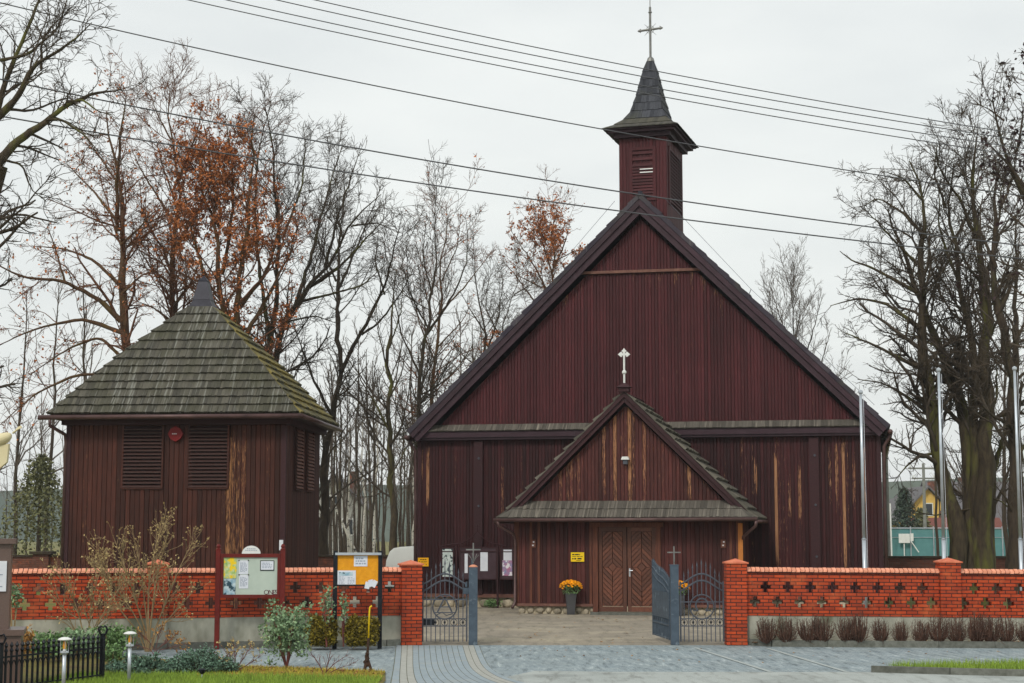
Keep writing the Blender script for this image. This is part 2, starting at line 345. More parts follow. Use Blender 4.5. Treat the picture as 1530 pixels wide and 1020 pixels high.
M['pavers'] = paver_mat('blue_pavers', C('98a4a7'), C('86949a'), C('586369'), .2, .1, 35)
M['pavers2'] = paver_mat('blue_pavers_straight', C('94a1a6'), C('8997a0'), C('5f6c72'), .2, .1, 30)
M['stripblue'] = pm('paver_strip', C('96a2a6'), C('85929a'), 8, .75, rv=.1, c3=C('9a9f9c'), s3=1.5)
M['striplight'] = pm('pale_paver_strip', C('a9aaa3'), C('989992'), 8, .75, rv=.08)
M['joint'] = pm('paver_joint', C('56584c'), C('666852'), 12, .9)
M['road'] = ground_mat('road_surface', C('b4bab6'), C('a5aba8'), 1.5, C('979d9a'), .6, .2)
M['hill'] = pm('far_hill', C('5f6a68'), C('707a70'), .05, .95, bmp=0)

def sheet(name, pts, z, m, kind='structure', sub=0):
    mb = MB(); mb.add([(p[0], p[1], z) for p in pts], [tuple(range(len(pts)))])
    return struct(mb.build(name, m), kind)
sheet('ground', [(-460, -60), (460, -60), (460, 520), (-460, 520)], -.03, M['field'])
sheet('churchyard_lawn', [(-45, 33.4), (45, 33.4), (45, 65.6), (-45, 65.6)], -.012, M['yardgrass'])
sheet('churchyard_paving', [(-2.4, 33.0), (5.2, 33.0), (6.4, 38), (7.5, 46.2), (7.6, 50.2), (-2.6, 52.5), (-4.2, 70), (-9, 72), (-5.4, 50), (-3.6, 44), (-2.2, 38)], -.006, M['yardpave'])
sheet('pavement', [(-14, 15), (14, 15), (14, 33.02), (-14, 33.02)], -.004, M['pavers'])
sheet('road', [(-.3, 5), (30, 5), (30, 26.3), (1.6, 26.75), (.35, 26.9), (-.2, 25.5), (-.35, 22)], .0, M['road'])
# paver courses curving round the corner of the garden
Lp = [gnd(*p) for p in [(592, 964.5), (590.5, 980), (588.5, 996), (586, 1011), (584, 1022), (582, 1045)]]
Rp = [gnd(*p) for p in [(716, 964.5), (722, 980), (732, 997), (752, 1010), (782, 1020), (850, 1036)]]
def lerp_curve(t, k=4):
    P = [Lp[i].lerp(Rp[i], t) for i in range(len(Lp))]; out = []
    for i in range(len(P) - 1):
        p0, p1, p2, p3 = P[max(i - 1, 0)], P[i], P[i + 1], P[min(i + 2, len(P) - 1)]
        for j in range(k):
            s = j / k; out.append(.5 * ((2 * p1) + (p2 - p0) * s + (2 * p0 - 5 * p1 + 4 * p2 - p3) * s * s + (3 * p1 - p0 - 3 * p2 + p3) * s ** 3))
    return out + [P[-1]]
NS = 15
for nm, m, sel in (('paver_courses', M['stripblue'], lambda i: i not in (1, 2, 12, 13)), ('pale_paver_courses', M['striplight'], lambda i: i in (1, 2, 12, 13))):
    mb = MB()
    for i in range(NS):
        if not sel(i): continue
        a = lerp_curve((i + .045) / NS); b = lerp_curve((i + .955) / NS)
        for j in range(len(a) - 1): mb.quad(*[(p.x, p.y, .008) for p in (a[j], b[j], b[j + 1], a[j + 1])], rnd=random.random() * .4 + .3)
    struct(mb.build(nm, m))
mb = MB(); a = lerp_curve(-.005); b = lerp_curve(1.005)
for j in range(len(a) - 1): mb.quad(*[(p.x, p.y, .004) for p in (a[j], b[j], b[j + 1], a[j + 1])])
struct(mb.build('paver_joints', M['joint']))
mb = MB()
for (x0, x1) in ((1036, 1148), (1142, 1262)):
    p0, p1 = gnd(x0, 968), gnd(x1, 1004); q0, q1 = gnd(x0 + 6, 968), gnd(x1 + 8, 1004)
    mb.quad(*[(p.x, p.y, .0045) for p in (p0, p1, q1, q0)])
M['stripdull'] = pm('dull_marking_paver', C('aab2b0'), C('98a09e'), 8, .75)
struct(mb.build('pale_marking_pavers', M['stripdull']))
# kerbs, beds and lawns
def kerb(name, pts, wd=.08, h=.12):
    mb = MB()
    for a, b in zip(pts, pts[1:]):
        a = Vector((*a, 0)); b = Vector((*b, 0)); n = max(1, round((b - a).length / 1.0))
        for i in range(n):
            p = a.lerp(b, i / n); q = a.lerp(b, (i + 1) / n); d = (q - p).normalized() * .004
            mb.bar((p.x + d.x, p.y + d.y, h / 2 - .02), (q.x - d.x, q.y - d.y, h / 2 - .02), h + .04, wd, up=Vector((-d.y, d.x, 0)).normalized())
    return struct(mb.build(name, M['kerb']))
WALL_L = (-1.985, 33.11); WYAW = -12.0
def wl(u, v=0):
    a = R(WYAW); return (WALL_L[0] + u * math.cos(a) + v * math.sin(a), WALL_L[1] - u * math.sin(a) + v * math.cos(a))
kerb('kerb_left_bed', [wl(-.24, -.15), (wl(-.45)[0], 32.72), (-5.4, 32.2), (-8.6, 31.1)])
sheet('soil_left_bed', [wl(-.2, -.1), (wl(-.45)[0], 32.75), (-5.4, 32.23), (-8.6, 31.15), (-9.7, 31.2), wl(-8.4, -.1)], .06, M['soil'])
kerb('kerb_right_bed', [(4.62, 33.0), (5.0, 32.62), (10.2, 32.1), (12, 32.0)])
sheet('soil_right_bed', [(4.6, 33.02), (5.0, 32.66), (10.2, 32.14), (12, 32.04), (12, 33.02)], .06, M['soil'])
ed = [gnd(576, 1004), gnd(470, 999), gnd(380, 997), gnd(290, 990), gnd(170, 978), gnd(60, 966)]
sheet('lawn', [(p.x, p.y) for p in ed] + [(-9.6, 30.9), (-12, 30), (-12, 18), (-1.9, 18), (-1.86, 25)], .012, M['lawnsoil'])
isl = [gnd(1302, 1004), gnd(1420, 1007.5), gnd(1545, 1010.5)]
kerb('kerb_island', [(isl[0].x, isl[0].y), (isl[1].x, isl[1].y), (isl[2].x, isl[2].y)], .09, .1)
isb = [gnd(1320, 1000.5), gnd(1545, 996.5)]
sheet('lawn_island', [(isl[0].x + .05, isl[0].y + .02), (isl[1].x, isl[1].y + .04), (isl[2].x, isl[2].y + .04), (isb[1].x, isb[1].y), (isb[0].x, isb[0].y)], .05, M['yardgrass'])
def blades(name, m, spots, hmin, hmax, wd=.006):
    mb = MB()
    for (x, y, z) in spots:
        h = random.uniform(hmin, hmax); a = random.uniform(0, 6.283); l = random.uniform(0, h * .6); b = random.uniform(0, 6.283)
        dx, dy = math.cos(a) * wd, math.sin(a) * wd
        mb.add([(x - dx, y - dy, z), (x + dx, y + dy, z), (x + math.cos(b) * l, y + math.sin(b) * l, z + h)], [(0, 1, 2)])
    return struct(mb.build(name, m), 'stuff')
def inside(p, poly):
    c = False; n = len(poly)
    for i in range(n):
        a, b = poly[i], poly[(i + 1) % n]
        if (a[1] > p[1]) != (b[1] > p[1]) and p[0] < (b[0] - a[0]) * (p[1] - a[1]) / (b[1] - a[1]) + a[0]: c = not c
    return c
def scatter(poly, n, z=0.0):
    xs = [p[0] for p in poly]; ys = [p[1] for p in poly]; out = []
    while len(out) < n:
        p = (random.uniform(min(xs), max(xs)), random.uniform(min(ys), max(ys)))
        if inside(p, poly): out.append((p[0], p[1], z))
    return out
lawn_front = [(-7.0, 23.4), (-1.95, 23.4), (-1.93, 25.2), (gnd(450, 1012).x, 25.5), (gnd(330, 1008).x, 25.7), (gnd(200, 1006).x, 26.0), (-6.6, 26)]
o = tag(blades('lawn_grass', M['grass'], scatter(lawn_front, 22000, .01), .03, .12), 'bright green lawn grass along the bottom left corner', 'grass')
lawn_dry = [(gnd(576, 1004).x, gnd(576, 1004).y), (gnd(380, 997).x, gnd(380, 997).y), (gnd(300, 995).x, gnd(300, 995).y), (gnd(300, 1010).x, 25.5), (-1.95, 25.0)]
o = tag(blades('dry_grass', M['drygrass'], scatter(lawn_dry, 6500, .01), .02, .07), 'yellowed grass between the lawn and the grey pavers', 'grass')
isp = [(isl[0].x + .25, isl[0].y + .03), (isl[1].x, isl[1].y + .06), (isl[2].x, isl[2].y + .06), (isb[1].x, isb[1].y), (isb[0].x + .2, isb[0].y)]
tag(blades('island_grass', M['grass'], scatter(isp, 2600, .05), .05, .15), 'yellow green grass on the kerbed island at lower right', 'grass')
yard = [(-12, 34.2), (-4, 36), (-6.5, 45), (-12, 45)]
tag(blades('yard_grass', M['grass'], scatter(yard, 5000, -.01) + scatter([(6.5, 34), (14, 34), (14, 47), (8.5, 47)], 6000, -.01), .05, .14, .01), 'grass of the churchyard seen through the brick crosses', 'grass')
mb = MB()
for (x, y, z) in scatter([(4.7, 32.75), (10.1, 32.2), (10.1, 33), (4.6, 33)], 800, .066) + scatter([wl(-.4, -.12), (wl(-.5)[0], 32.78), (-5.4, 32.27), (-8.4, 31.2), wl(-8, -.12)], 1100, .066) + scatter(lawn_dry, 600, .03) + \
        scatter([(-2, 33.3), (3.5, 33.5), (5, 44.5), (-2.5, 47)], 120, .0) + scatter([(-3, 30), (9, 27), (9, 32), (-3, 32.5)], 60, .004):
    a = random.uniform(0, 6.28); s = random.uniform(.015, .035); t = random.uniform(-.01, .025)
    mb.quad((x - s * math.cos(a), y - s * math.sin(a), z), (x + s * math.sin(a), y - s * math.cos(a), z + t), (x + s * math.cos(a), y + s * math.sin(a), z + .004), (x - s * math.sin(a), y + s * math.cos(a), z + t))
tag(struct(mb.build('fallen_leaves', M['litter']), 'stuff'), 'tan fallen leaves scattered on beds and paving', 'leaves')
mb = MB(); hp = []
for k, (X, z) in enumerate([(-440, 0), (-300, 9), (-120, 12), (-60, 14), (40, 12), (110, 15), (200, 17), (300, 18), (440, 0)]): hp.append((X, z))
mb.prism(hp + [(900, -2), (-900, -2)], 400, 500); struct(mb.build('hills', M['hill']))

# ------------------------------------------------------------------ board walls and shingles
def boards(mb, u0, u1, bw, zb, zt, y, seg=.45, wear=None, depth=.011, gap=.005, axis='x', flip=1):
    n = max(1, round((u1 - u0) / bw)); bw = (u1 - u0) / n
    for i in range(n):
        a = u0 + i * bw + gap / 2; b = u0 + (i + 1) * bw - gap / 2; j = random.uniform(-.004, .004)
        za0, zb0 = zb(a), zb(b); za1, zb1 = zt(a), zt(b)
        if max(za1 - za0, zb1 - zb0) < .03: continue
        za1 = max(za1, za0 + .001); zb1 = max(zb1, zb0 + .001)
        k = max(1, int(max(za1 - za0, zb1 - zb0) / seg)); vs = []; ws = []; br = random.random(); base = random.random()
        e = .008 if bw > .06 else .003
        for q in range(k + 1):
            t = q / k; p = za0 + (za1 - za0) * t; r = zb0 + (zb1 - zb0) * t
            for (uu, dd, zz) in ((a, 0, p), (a + e, depth + j, p), (b - e, depth + j, r), (b, 0, r)):
                vs.append((uu, y - dd * flip, zz) if axis == 'x' else (y - dd * flip, uu, zz)); ws.append(wear((a + b) / 2, zz, base) if wear else 0.0)
        fs = []
        for q in range(k):
            for c in range(3):
                f = (q * 4 + c, q * 4 + c + 1, q * 4 + c + 5, q * 4 + c + 4)
                fs.append(f if (axis == 'x') == (flip == 1) else f[::-1])
        mb.add(vs, fs, br, ws)
def shingles(mb, A, B, Cc, D, n, wd=.11, th=.028, jag=.018, back=True):
    'courses of loose boards from eave A-B up to D-C'
    A, B, Cc, D = [Vector(p) for p in (A, B, Cc, D)]; e = (B - A).normalized(); up = (D - A); up = (up - e * up.dot(e)); nrm = e.cross(up).normalized(); L = up.length; ud = up.normalized()
    xa = lambda t: (A + (D - A) * t - A).dot(e); xb = lambda t: (B + (Cc - B) * t - A).dot(e)
    P = lambda x, t, h: A + e * x + ud * (L * t) + nrm * h
    for i in range(n):
        t0 = i / n; t1 = min(1.0, (i + 1.25) / n); x = xa(t0) - random.uniform(0, wd * .5); x1 = xb(t0)
        sag = [random.uniform(-.006, .006) for _ in range(3)]
        while x < x1:
            w_ = wd * random.uniform(.7, 1.3); p = max(x, xa(t0)); q = min(x + w_ - .006, x1); x += w_
            if q - p < .012: continue
            pt = min(max(p, xa(t1)), xb(t1)); qt = max(min(q, xb(t1)), xa(t1))
            dj = random.uniform(-jag, jag) / L; h = th * random.uniform(.85, 1.2)
            a, b, c, d = P(p, t0 + dj, h), P(q, t0 + dj + random.uniform(-.004, .004) / L, h), P(qt, t1, .004), P(pt, t1, .004)
            a2, b2 = P(p, t0 + dj, h - th * .9), P(q, t0 + dj, h - th * .9)
            mb.add([a, b, c, d, a2, b2], [(0, 1, 2, 3), (4, 5, 1, 0), (4, 0, 3), (1, 5, 2)])
    if back: mb.quad(P(xa(0), 0, 0), P(xb(0), 0, 0), P(xb(1), 1, 0), P(xa(1), 1, 0), rnd=.1)
def gutter_tube(name, pts, r, parent, m=None):
    mb = MB(); mb.tube(pts, r, 8); return mb.build(name, m or M['gutter'], parent, True)

# ------------------------------------------------------------------ church
CO = (3.811, 48.677); CYAW = 12.0
ch = thing('wooden_church', 'dark maroon timber church with steep gable, small ridge turret and entrance porch', 'church', (CO[0], CO[1], 0), R(-CYAW))
HW, EZ, AZ = 6.7, 5.17, 12.05; SL = (AZ - EZ) / 6.97
peels = [(-6.45, 3.0, 4.6, .8), (-6.62, 3.6, 4.5, .7), (3.2, 3.3, 4.2, .75), (3.8, 1.3, 4.3, .95), (4.2, 2.5, 3.6, .6), (4.5, 2.4, 4.1, .7), (5.05, 3.2, 4.3, .3), (5.35, 3.0, 4.6, .55), (5.55, 3.0, 4.7, .62), (5.74, 1.2, 4.6, .9), (5.95, 2.9, 4.4, .6), (6.3, 2.6, 4.7, .62), (6.5, 2.6, 4.2, .35), (-5.6, 3.2, 4.7, .4), (-3.6, 2, 4.6, .4), (-4.2, 2.4, 4.2, .5), (2.4, 2.6, 4.2, .4)]
def w_front(u, z, b):
    s = .22 * b + (.2 * b if u > 2.4 else 0)
    for (c, z0, z1, k) in peels:
        if abs(u - c) < .048: s = max(s, k * min(1, max(0, (z - z0 + .4) / .6)) * min(1, max(0, (z1 + .4 - z) / .6)))
    return s
mb = MB(); boards(mb, -HW, HW, .095, lambda u: .34, lambda u: 4.95, 0, wear=w_front)
NV = 15.0
boards(mb, 0, NV, .12, lambda u: .34, lambda u: 4.95, HW, axis='y', flip=-1, seg=6); boards(mb, 0, NV, .12, lambda u: .34, lambda u: 4.95, -HW, axis='y', flip=1, seg=6)
mb.box((-HW, .004, .34), (HW, NV - .004, 4.95), .2)
mb.build('wall', M['maroon'], ch)
gz = lambda u: 11.35 - abs(u) * SL * 1.0
mb = MB(); boards(mb, -6.1, 6.1, .095, lambda u: 5.25, lambda u: min(9.74, gz(u)), -.02, seg=.7, wear=lambda u, z, b: .30 * b + (.25 if z > 9 and b > .6 else 0))
boards(mb, -1.8, 1.8, .095, lambda u: 9.84, gz, -.05, seg=.7, wear=lambda u, z, b: .3 * b)
mb.prism([(-6.2, 5.1), (6.2, 5.1), (0, 11.25)], 0, NV, .2); mb.build('gable', M['gable'], ch)
mb = MB(); mb.box((-1.9, -.12, 9.76), (1.9, -.01, 9.84)); mb.build('drip_board', M['trimw'], ch)
# corner boards, bolted posts, sill
for s in (-1, 1): mb = MB(); mb.box((s * HW - .07, -.05, .34), (s * HW + .05, .04, 4.9)); mb.build('corner_board', M['beam'], ch)
for s in (-4.89, 4.89):
    mb = MB(); mb.box((s - .13, -.12, .36), (s + .13, -.005, 4.86)); p = mb.build('clamp_post', M['beam'], ch)
    for z in (4.35, 2.95, 1.5, .9):
        mb = MB(); mb.tube([(s + .02, -.17, z), (s + .02, -.12, z)], .035, 8); mb.build('bolt', M['iron'], p)
mb = MB(); mb.box((-HW - .05, -.1, .28), (HW + .05, .1, .38)); mb.build('sill_beam', M['trimw'], ch)
mb = MB(); mb.box((-HW + .06, .01, -.05), (HW - .06, NV - .1, .29))
f0 = mb.build('foundation', M['mortar'], ch)
for lo_, hi_ in ((-HW, -3.05), (3.05, HW)):
    mb = MB(); u = lo_
    while u < hi_:
        r = random.uniform(.12, .2); mb.blob((u + r, .0, .12), (r * .95, .07, .13), 8, 5); u += 2 * r + .02
    mb.build('stonework', M['stone'], f0, True)
# skirt of shingles under the gable
mb = MB(); shingles(mb, (-6.72, -.28, 5.15), (6.72, -.28, 5.15), (6.5, -.03, 5.36), (-6.5, -.03, 5.36), 1, .09, .03, .008); mb.build('skirt_roof', M['sh_front'], ch)
mb = MB(); mb.box((-6.74, -.24, 4.97), (6.74, -.03, 5.15)); mb.box((-6.72, -.2, 4.9), (6.72, -.02, 4.968)); mb.build('eaves_beam', M['barge'], ch)
# main roof
for s in (-1, 1):
    mb = MB(); n = 22
    a, b = Vector((s * 7.0, 0, EZ - .02)), Vector((0, 0, AZ)); d = (b - a).normalized(); nr = Vector((-d.z * s * -1, 0, abs(d.x)))
    nr = Vector((s * abs(d.z), 0, abs(d.x)))
    for i in range(n):
        p, q = a.lerp(b, i / n), a.lerp(b, (i + 1) / n); h = random.uniform(.03, .05)
        vs = []
        for y in (-.42, NV + .4):
            for (pt, k) in ((p, h), (q, .012), (q, -.1), (p, -.1)): vs.append((pt.x + nr.x * k, y, pt.z + nr.z * k))
        mb.add(vs, [(0, 1, 2, 3), (7, 6, 5, 4), (0, 4, 5, 1), (3, 7, 4, 0), (2, 6, 7, 3)])
    mb.build('roof', M['sh_main'], ch)
    mb = MB(); w1, w2 = .10, .30
    for (k0, k1, y0, y1) in ((-.105, -.25, -.40, -.3), (-.255, -.42, -.34, -.24)):
        A0, B0 = a + nr * k0, b + nr * k0; A1, B1 = a + nr * k1, b + nr * k1
        B0.z += abs(k0) * 0 ; vs = []
        zc = lambda P_, Q_: P_ + (Q_ - P_) * ((0 - P_.x) / (Q_.x - P_.x))
        B0, B1 = zc(A0, B0), zc(A1, B1)
        for y in (y0, y1):
            for pt in (A0, B0, B1, A1): vs.append((pt.x + s * (.002 if pt.x == 0 else 0), y, pt.z))
        mb.add(vs, [(0, 1, 2, 3), (7, 6, 5, 4), (0, 4, 5, 1), (1, 5, 6, 2), (2, 6, 7, 3), (3, 7, 4, 0)])
    mb.build('barge_board', M['barge'], ch)
    gutter_tube('gutter', [(s * 7.02, -.45, 4.98), (s * 7.02, NV, 4.94)], .07, ch)
    gutter_tube('downpipe', [(s * 7.0, -.1, 4.95), (s * 6.98, -.1, 4.82), (s * 6.84, -.06, 4.6), (s * 6.82, -.05, 3), (s * 6.82, -.05, .2)], .05, ch)
mb = MB(); mb.tube([(.03, -.44, AZ + .02), (.03, NV, AZ + .02)], .07, 6); mb.build('ridge_cap', M['lead'], ch)
# lightning wire on stand-offs along the right slope
mb = MB(); mb.tube([(.75, -.2, 11.9), (3.2, -.2, 9.15), (6.6, -.2, 5.75)], .006, 5); mb.tube([(3.2, -.2, 9.15), (3.1, -.2, 8.9)], .01, 5)
mb.tube([(-.75, -.2, 11.9), (-3.2, -.2, 9.15)], .006, 5); mb.build('lightning_wire', M['iron'], ch)
# ridge turret
TW, TD, TV = .72, 1.25, 2.2
tur = bpy.data.objects.new('turret', None); COL.objects.link(tur); tur.parent = ch; tur.location = (0.05, TV, 0); tur.rotation_euler = (0, 0, R(-5))
mb = MB(); boards(mb, -TW, TW, .1, lambda u: 9.6, lambda u: 14.15, -TD, seg=3); boards(mb, -TD, TD, .1, lambda u: 9.6, lambda u: 14.15, TW, axis='y', flip=-1, seg=3)
boards(mb, -TD, TD, .1, lambda u: 9.6, lambda u: 14.15, -TW, axis='y', flip=1, seg=3); mb.box((-TW, -TD + .003, 9.6), (TW, TD, 14.15), .3); mb.build('turret_wall', M['gable'], tur)
mb = MB()
for s in (-1, 1): mb.box((s * .36 - .05, -TD - .05, 12.1), (s * .36 + .05, -TD - .019, 13.75))
mb.box((-.31, -TD - .05, 13.66), (.31, -TD - .019, 13.75)); mb.box((-.31, -TD - .05, 12.1), (.31, -TD - .019, 12.18))
for i in range(15):
    z = 12.22 + i * .094
    if i in (11, 13): continue
    mb.add([(-.31, -TD - .055, z), (.31, -TD - .055, z), (.31, -TD - .02, z + .09), (-.31, -TD - .02, z + .09), (-.31, -TD - .02, z), (.31, -TD - .02, z)], [(0, 1, 2, 3), (4, 5, 1, 0), (0, 3, 4), (1, 5, 2)])
mb.build('turret_louvre', M['gable'], tur)
for z in (12.95, 13.05): mb = MB(); mb.box((-.08, -TD - .07, z), (.32, -TD - .058, z + .03)); mb.build('bare_slat', M['white'], tur)
mb = MB()
for s in (-1, 1): mb.box((TW + .018, s * .95 - .06, 12.0), (TW + .05, s * .95 + .06, 13.8))
for i in range(16):
    z = 12.1 + i * .105; mb.add([(TW + .06, -.88, z), (TW + .06, .88, z), (TW + .02, .88, z + .09), (TW + .02, -.88, z + .09)], [(0, 1, 2, 3)])
mb.build('turret_louvre', M['gable'], tur)
E0 = 14.28
mb = MB(); mb.box((-TW - .3, -TD - .3, 14.18), (TW + .3, TD + .3, E0)); mb.box((-TW - .15, -TD - .15, 14.05), (TW + .15, TD + .15, 14.181)); mb.box((-TW - .38, -TD - .38, E0 - .02), (TW + .38, TD + .38, E0 + .04)); mb.build('turret_cornice', M['barge'], tur)
prof = [(TW + .44, TD + .44, E0 + .02), (TW + .16, TD + .02, 14.5), (.66, .92, 14.74), (.50, .64, 15.05), (.37, .42, 15.6), (.21, .22, 16.38), (.10, .10, 16.75)]
low = MB(); hi = MB()
for i in range(len(prof) - 1):
    x0, y0, z0 = prof[i]; x1, y1, z1 = prof[i + 1]; t = low if i < 2 else hi; n = (1, 1, 1, 2, 3, 1)[i]
    for (A, B, Cc, D) in (((-x0, -y0, z0), (x0, -y0, z0), (x1, -y1, z1), (-x1, -y1, z1)), ((x0, -y0, z0), (x0, y0, z0), (x1, y1, z1), (x1, -y1, z1)), ((-x0, y0, z0), (-x0, -y0, z0), (-x1, -y1, z1), (-x1, y1, z1)), ((x0, y0, z0), (-x0, y0, z0), (-x1, y1, z1), (x1, y1, z1))):
        shingles(t, A, B, Cc, D, n, .09, .022, .01)
low.build('turret_roof', M['sh_tlow'], tur); hi.build('spire', M['sh_turret'], tur)
mb = MB(); mb.lathe([(.13, 16.74), (.1, 16.85), (.03, 16.92)], 10); mb.tube([(0, 0, 16.9), (0, 0, 18.5)], .038, 8); mb.lathe([(.04, 0), (.065, .03), (.04, .07)], 8, (0, 0, 18.3))
for s in (-1, 1): mb.tube([(s * .03, 0, 17.78), (s * .38, 0, 17.78 + s * .02)], .036, 8); mb.tube([(s * .3, 0, 17.73 + s * .02), (s * .4, 0, 17.78 + s * .02), (s * .3, 0, 17.84 + s * .02)], .015, 6)
mb.tube([(0, 0, 18.48), (0, 0, 19.6)], .014, 6)
for k in range(4):
    a = math.pi / 4 + k * math.pi / 2; mb.tube([(.05 * math.cos(a), 0, 17.78 + .05 * math.sin(a)), (.26 * math.cos(a), 0, 17.78 + .26 * math.sin(a))], [.012, .004], 5)
mb.tube([(.12 * math.cos(k * math.pi / 8), .0, 17.78 + .12 * math.sin(k * math.pi / 8)) for k in range(17)], .008, 5); mb.build('spire_cross', M['ghostmetal'], tur)

# porch of the church: all in the church's own coordinates
PV = -3.5; PW = 3.0
def w_porch(u, z, b): return .16 * b
mb = MB(); boards(mb, -PW, -.9, .12, lambda u: .24, lambda u: 2.6, PV, wear=w_porch); boards(mb, .9, PW, .12, lambda u: .24, lambda u: 2.6, PV, wear=w_porch); boards(mb, -.9, .9, .12, lambda u: 2.42, lambda u: 2.6, PV)
boards(mb, PV, -.02, .12, lambda u: .24, lambda u: 2.6, PW, axis='y', flip=-1, seg=3); boards(mb, PV, -.02, .12, lambda u: .24, lambda u: 2.6, -PW, axis='y', flip=1, seg=3)
mb.box((-PW, PV + .003, .24), (-.82, -.02, 2.6), .2); mb.box((.82, PV + .003, .24), (PW, -.02, 2.6), .2); mb.box((-.82, PV + .2, .0), (.82, -.02, 2.6), .0)
mb.box((-.82, PV + .003, 2.35), (.82, PV + .2, 2.6), .1)
mb.build('porch_wall', M['porchw'], ch)
for u in (-2.62, -2.4, -.98, 2.78): mb = MB(); mb.box((u - .035, PV - .045, .26), (u + .035, PV - .02, 2.55)); mb.build('batten', M['frame'], ch)
for s in (-1, 1): mb = MB(); mb.box((s * PW - .08, PV - .05, .24), (s * PW + .05, PV + .05, 2.58)); mb.build('porch_post', M['frame'], ch)
mb = MB(); mb.box((PW - .02, PV - .1, 1.0), (PW + .1, PV - .055, 2.42)); mb.build('bare_wood_post', M['orangewood'], ch)
for (a, b) in ((-PW - .05, -.92), (.92, PW + .05)): mb = MB(); mb.box((a, PV - .1, .2), (b, PV + .02, .27)); mb.build('porch_sill', M['trimw'], ch)
mb = MB(); mb.box((-PW + .03, PV + .03, -.05), (PW - .03, -.05, .21)); f1 = mb.build('porch_foundation', M['mortar'], ch)
for lo_, hi_ in ((-PW, -1.0), (.95, PW - .2)):
    mb = MB(); u = lo_
    while u < hi_:
        r = random.uniform(.07, .14); mb.blob((u + r, PV + .02, .06 + random.uniform(0, .05)), (r * .95, .06, .1), 7, 5); u += 2 * r + .01
    mb.build('stonework', M['stone'], f1, True)
mb = MB(); mb.box((-.95, PV - .35, -.03), (.95, PV + .05, .06)); mb.build('doorstep', M['kerb'], ch)
# door
mb = MB()
for s in (-1, 1): mb.box((s * .85 - .07, PV - .07, .06), (s * .85 + .07, PV + .12, 2.32))
mb.box((-.99, PV - .08, 2.32), (.99, PV + .12, 2.44)); mb.build('door_frame', M['frame'], ch)
def clip(poly, x0, x1, z0, z1):
    for (ax, val, sg) in ((0, x0, 1), (0, x1, -1), (1, z0, 1), (1, z1, -1)):
        out = []
        for i in range(len(poly)):
            p, q = poly[i], poly[(i + 1) % len(poly)]; dp = sg * (p[ax] - val); dq = sg * (q[ax] - val)
            if dp >= 0: out.append(p)
            if dp * dq < 0: t = dp / (dp - dq); out.append((p[0] + (q[0] - p[0]) * t, p[1] + (q[1] - p[1]) * t))
        poly = out
        if len(poly) < 3: return []
    return poly
def shrink(poly, d):
    cx = sum(p[0] for p in poly) / len(poly); cz = sum(p[1] for p in poly) / len(poly); return [(cx + (p[0] - cx) * (1 - d), cz + (p[1] - cz) * (1 - d)) for p in poly]
for s, (a, b) in ((-1, (-.775, -.012)), (1, (.012, .775))):
    mb = MB(); mb.box((a, PV + .06, .07), (b, PV + .1, 2.31)); lf = mb.build('door_leaf', M['doordark'], ch)
    mb = MB(); e = .1
    mb.box((a, PV + .02, .07), (a + e, PV + .06, 2.31)); mb.box((b - e, PV + .02, .07), (b, PV + .06, 2.31)); mb.box((a + e, PV + .02, .07), (b - e, PV + .06, .2)); mb.box((a + e, PV + .02, 2.2), (b - e, PV + .06, 2.31))
    cx, cz = (a + b) / 2, 1.25; bw = .135
    for k in range(0, 15):
        for qx, qz in ((1, 1), (-1, 1), (1, -1), (-1, -1)):
            r0, r1 = k * bw, (k + 1) * bw - .012
            if k == 0 and (qx, qz) != (1, 1): continue
            if k == 0: poly = [(cx + r1, cz), (cx, cz + r1), (cx - r1, cz), (cx, cz - r1)]
            else: poly = [(cx + qx * r0, cz), (cx + qx * r1, cz), (cx, cz + qz * r1), (cx, cz + qz * r0)]
            poly = clip(poly, a + e + .006, b - e - .006, .21, 2.19)
            if not poly: continue
            ar = sum(poly[i][0] * poly[(i + 1) % len(poly)][1] - poly[(i + 1) % len(poly)][0] * poly[i][1] for i in range(len(poly)))
            if ar < 0: poly = poly[::-1]
            n = len(poly); y0, y1 = PV + .062, PV + .035 + random.uniform(-.006, .006); p2 = shrink(poly, .06)
            mb.add([(p[0], y0, p[1]) for p in poly] + [(p[0], y1, p[1]) for p in p2], [tuple(range(n, 2 * n))] + [(i, (i + 1) % n, (i + 1) % n + n, i + n) for i in range(n)])
    mb.build('chevron_panel', M['door'], lf)
    if s == 1:
        mb = MB(); mb.tube([(.07, PV + .02, 1.16), (.07, PV - .04, 1.16), (.16, PV - .045, 1.16)], .013, 8); mb.box((.05, PV + .012, 1.0), (.09, PV + .019, 1.22)); mb.build('handle', M['galv'], lf)
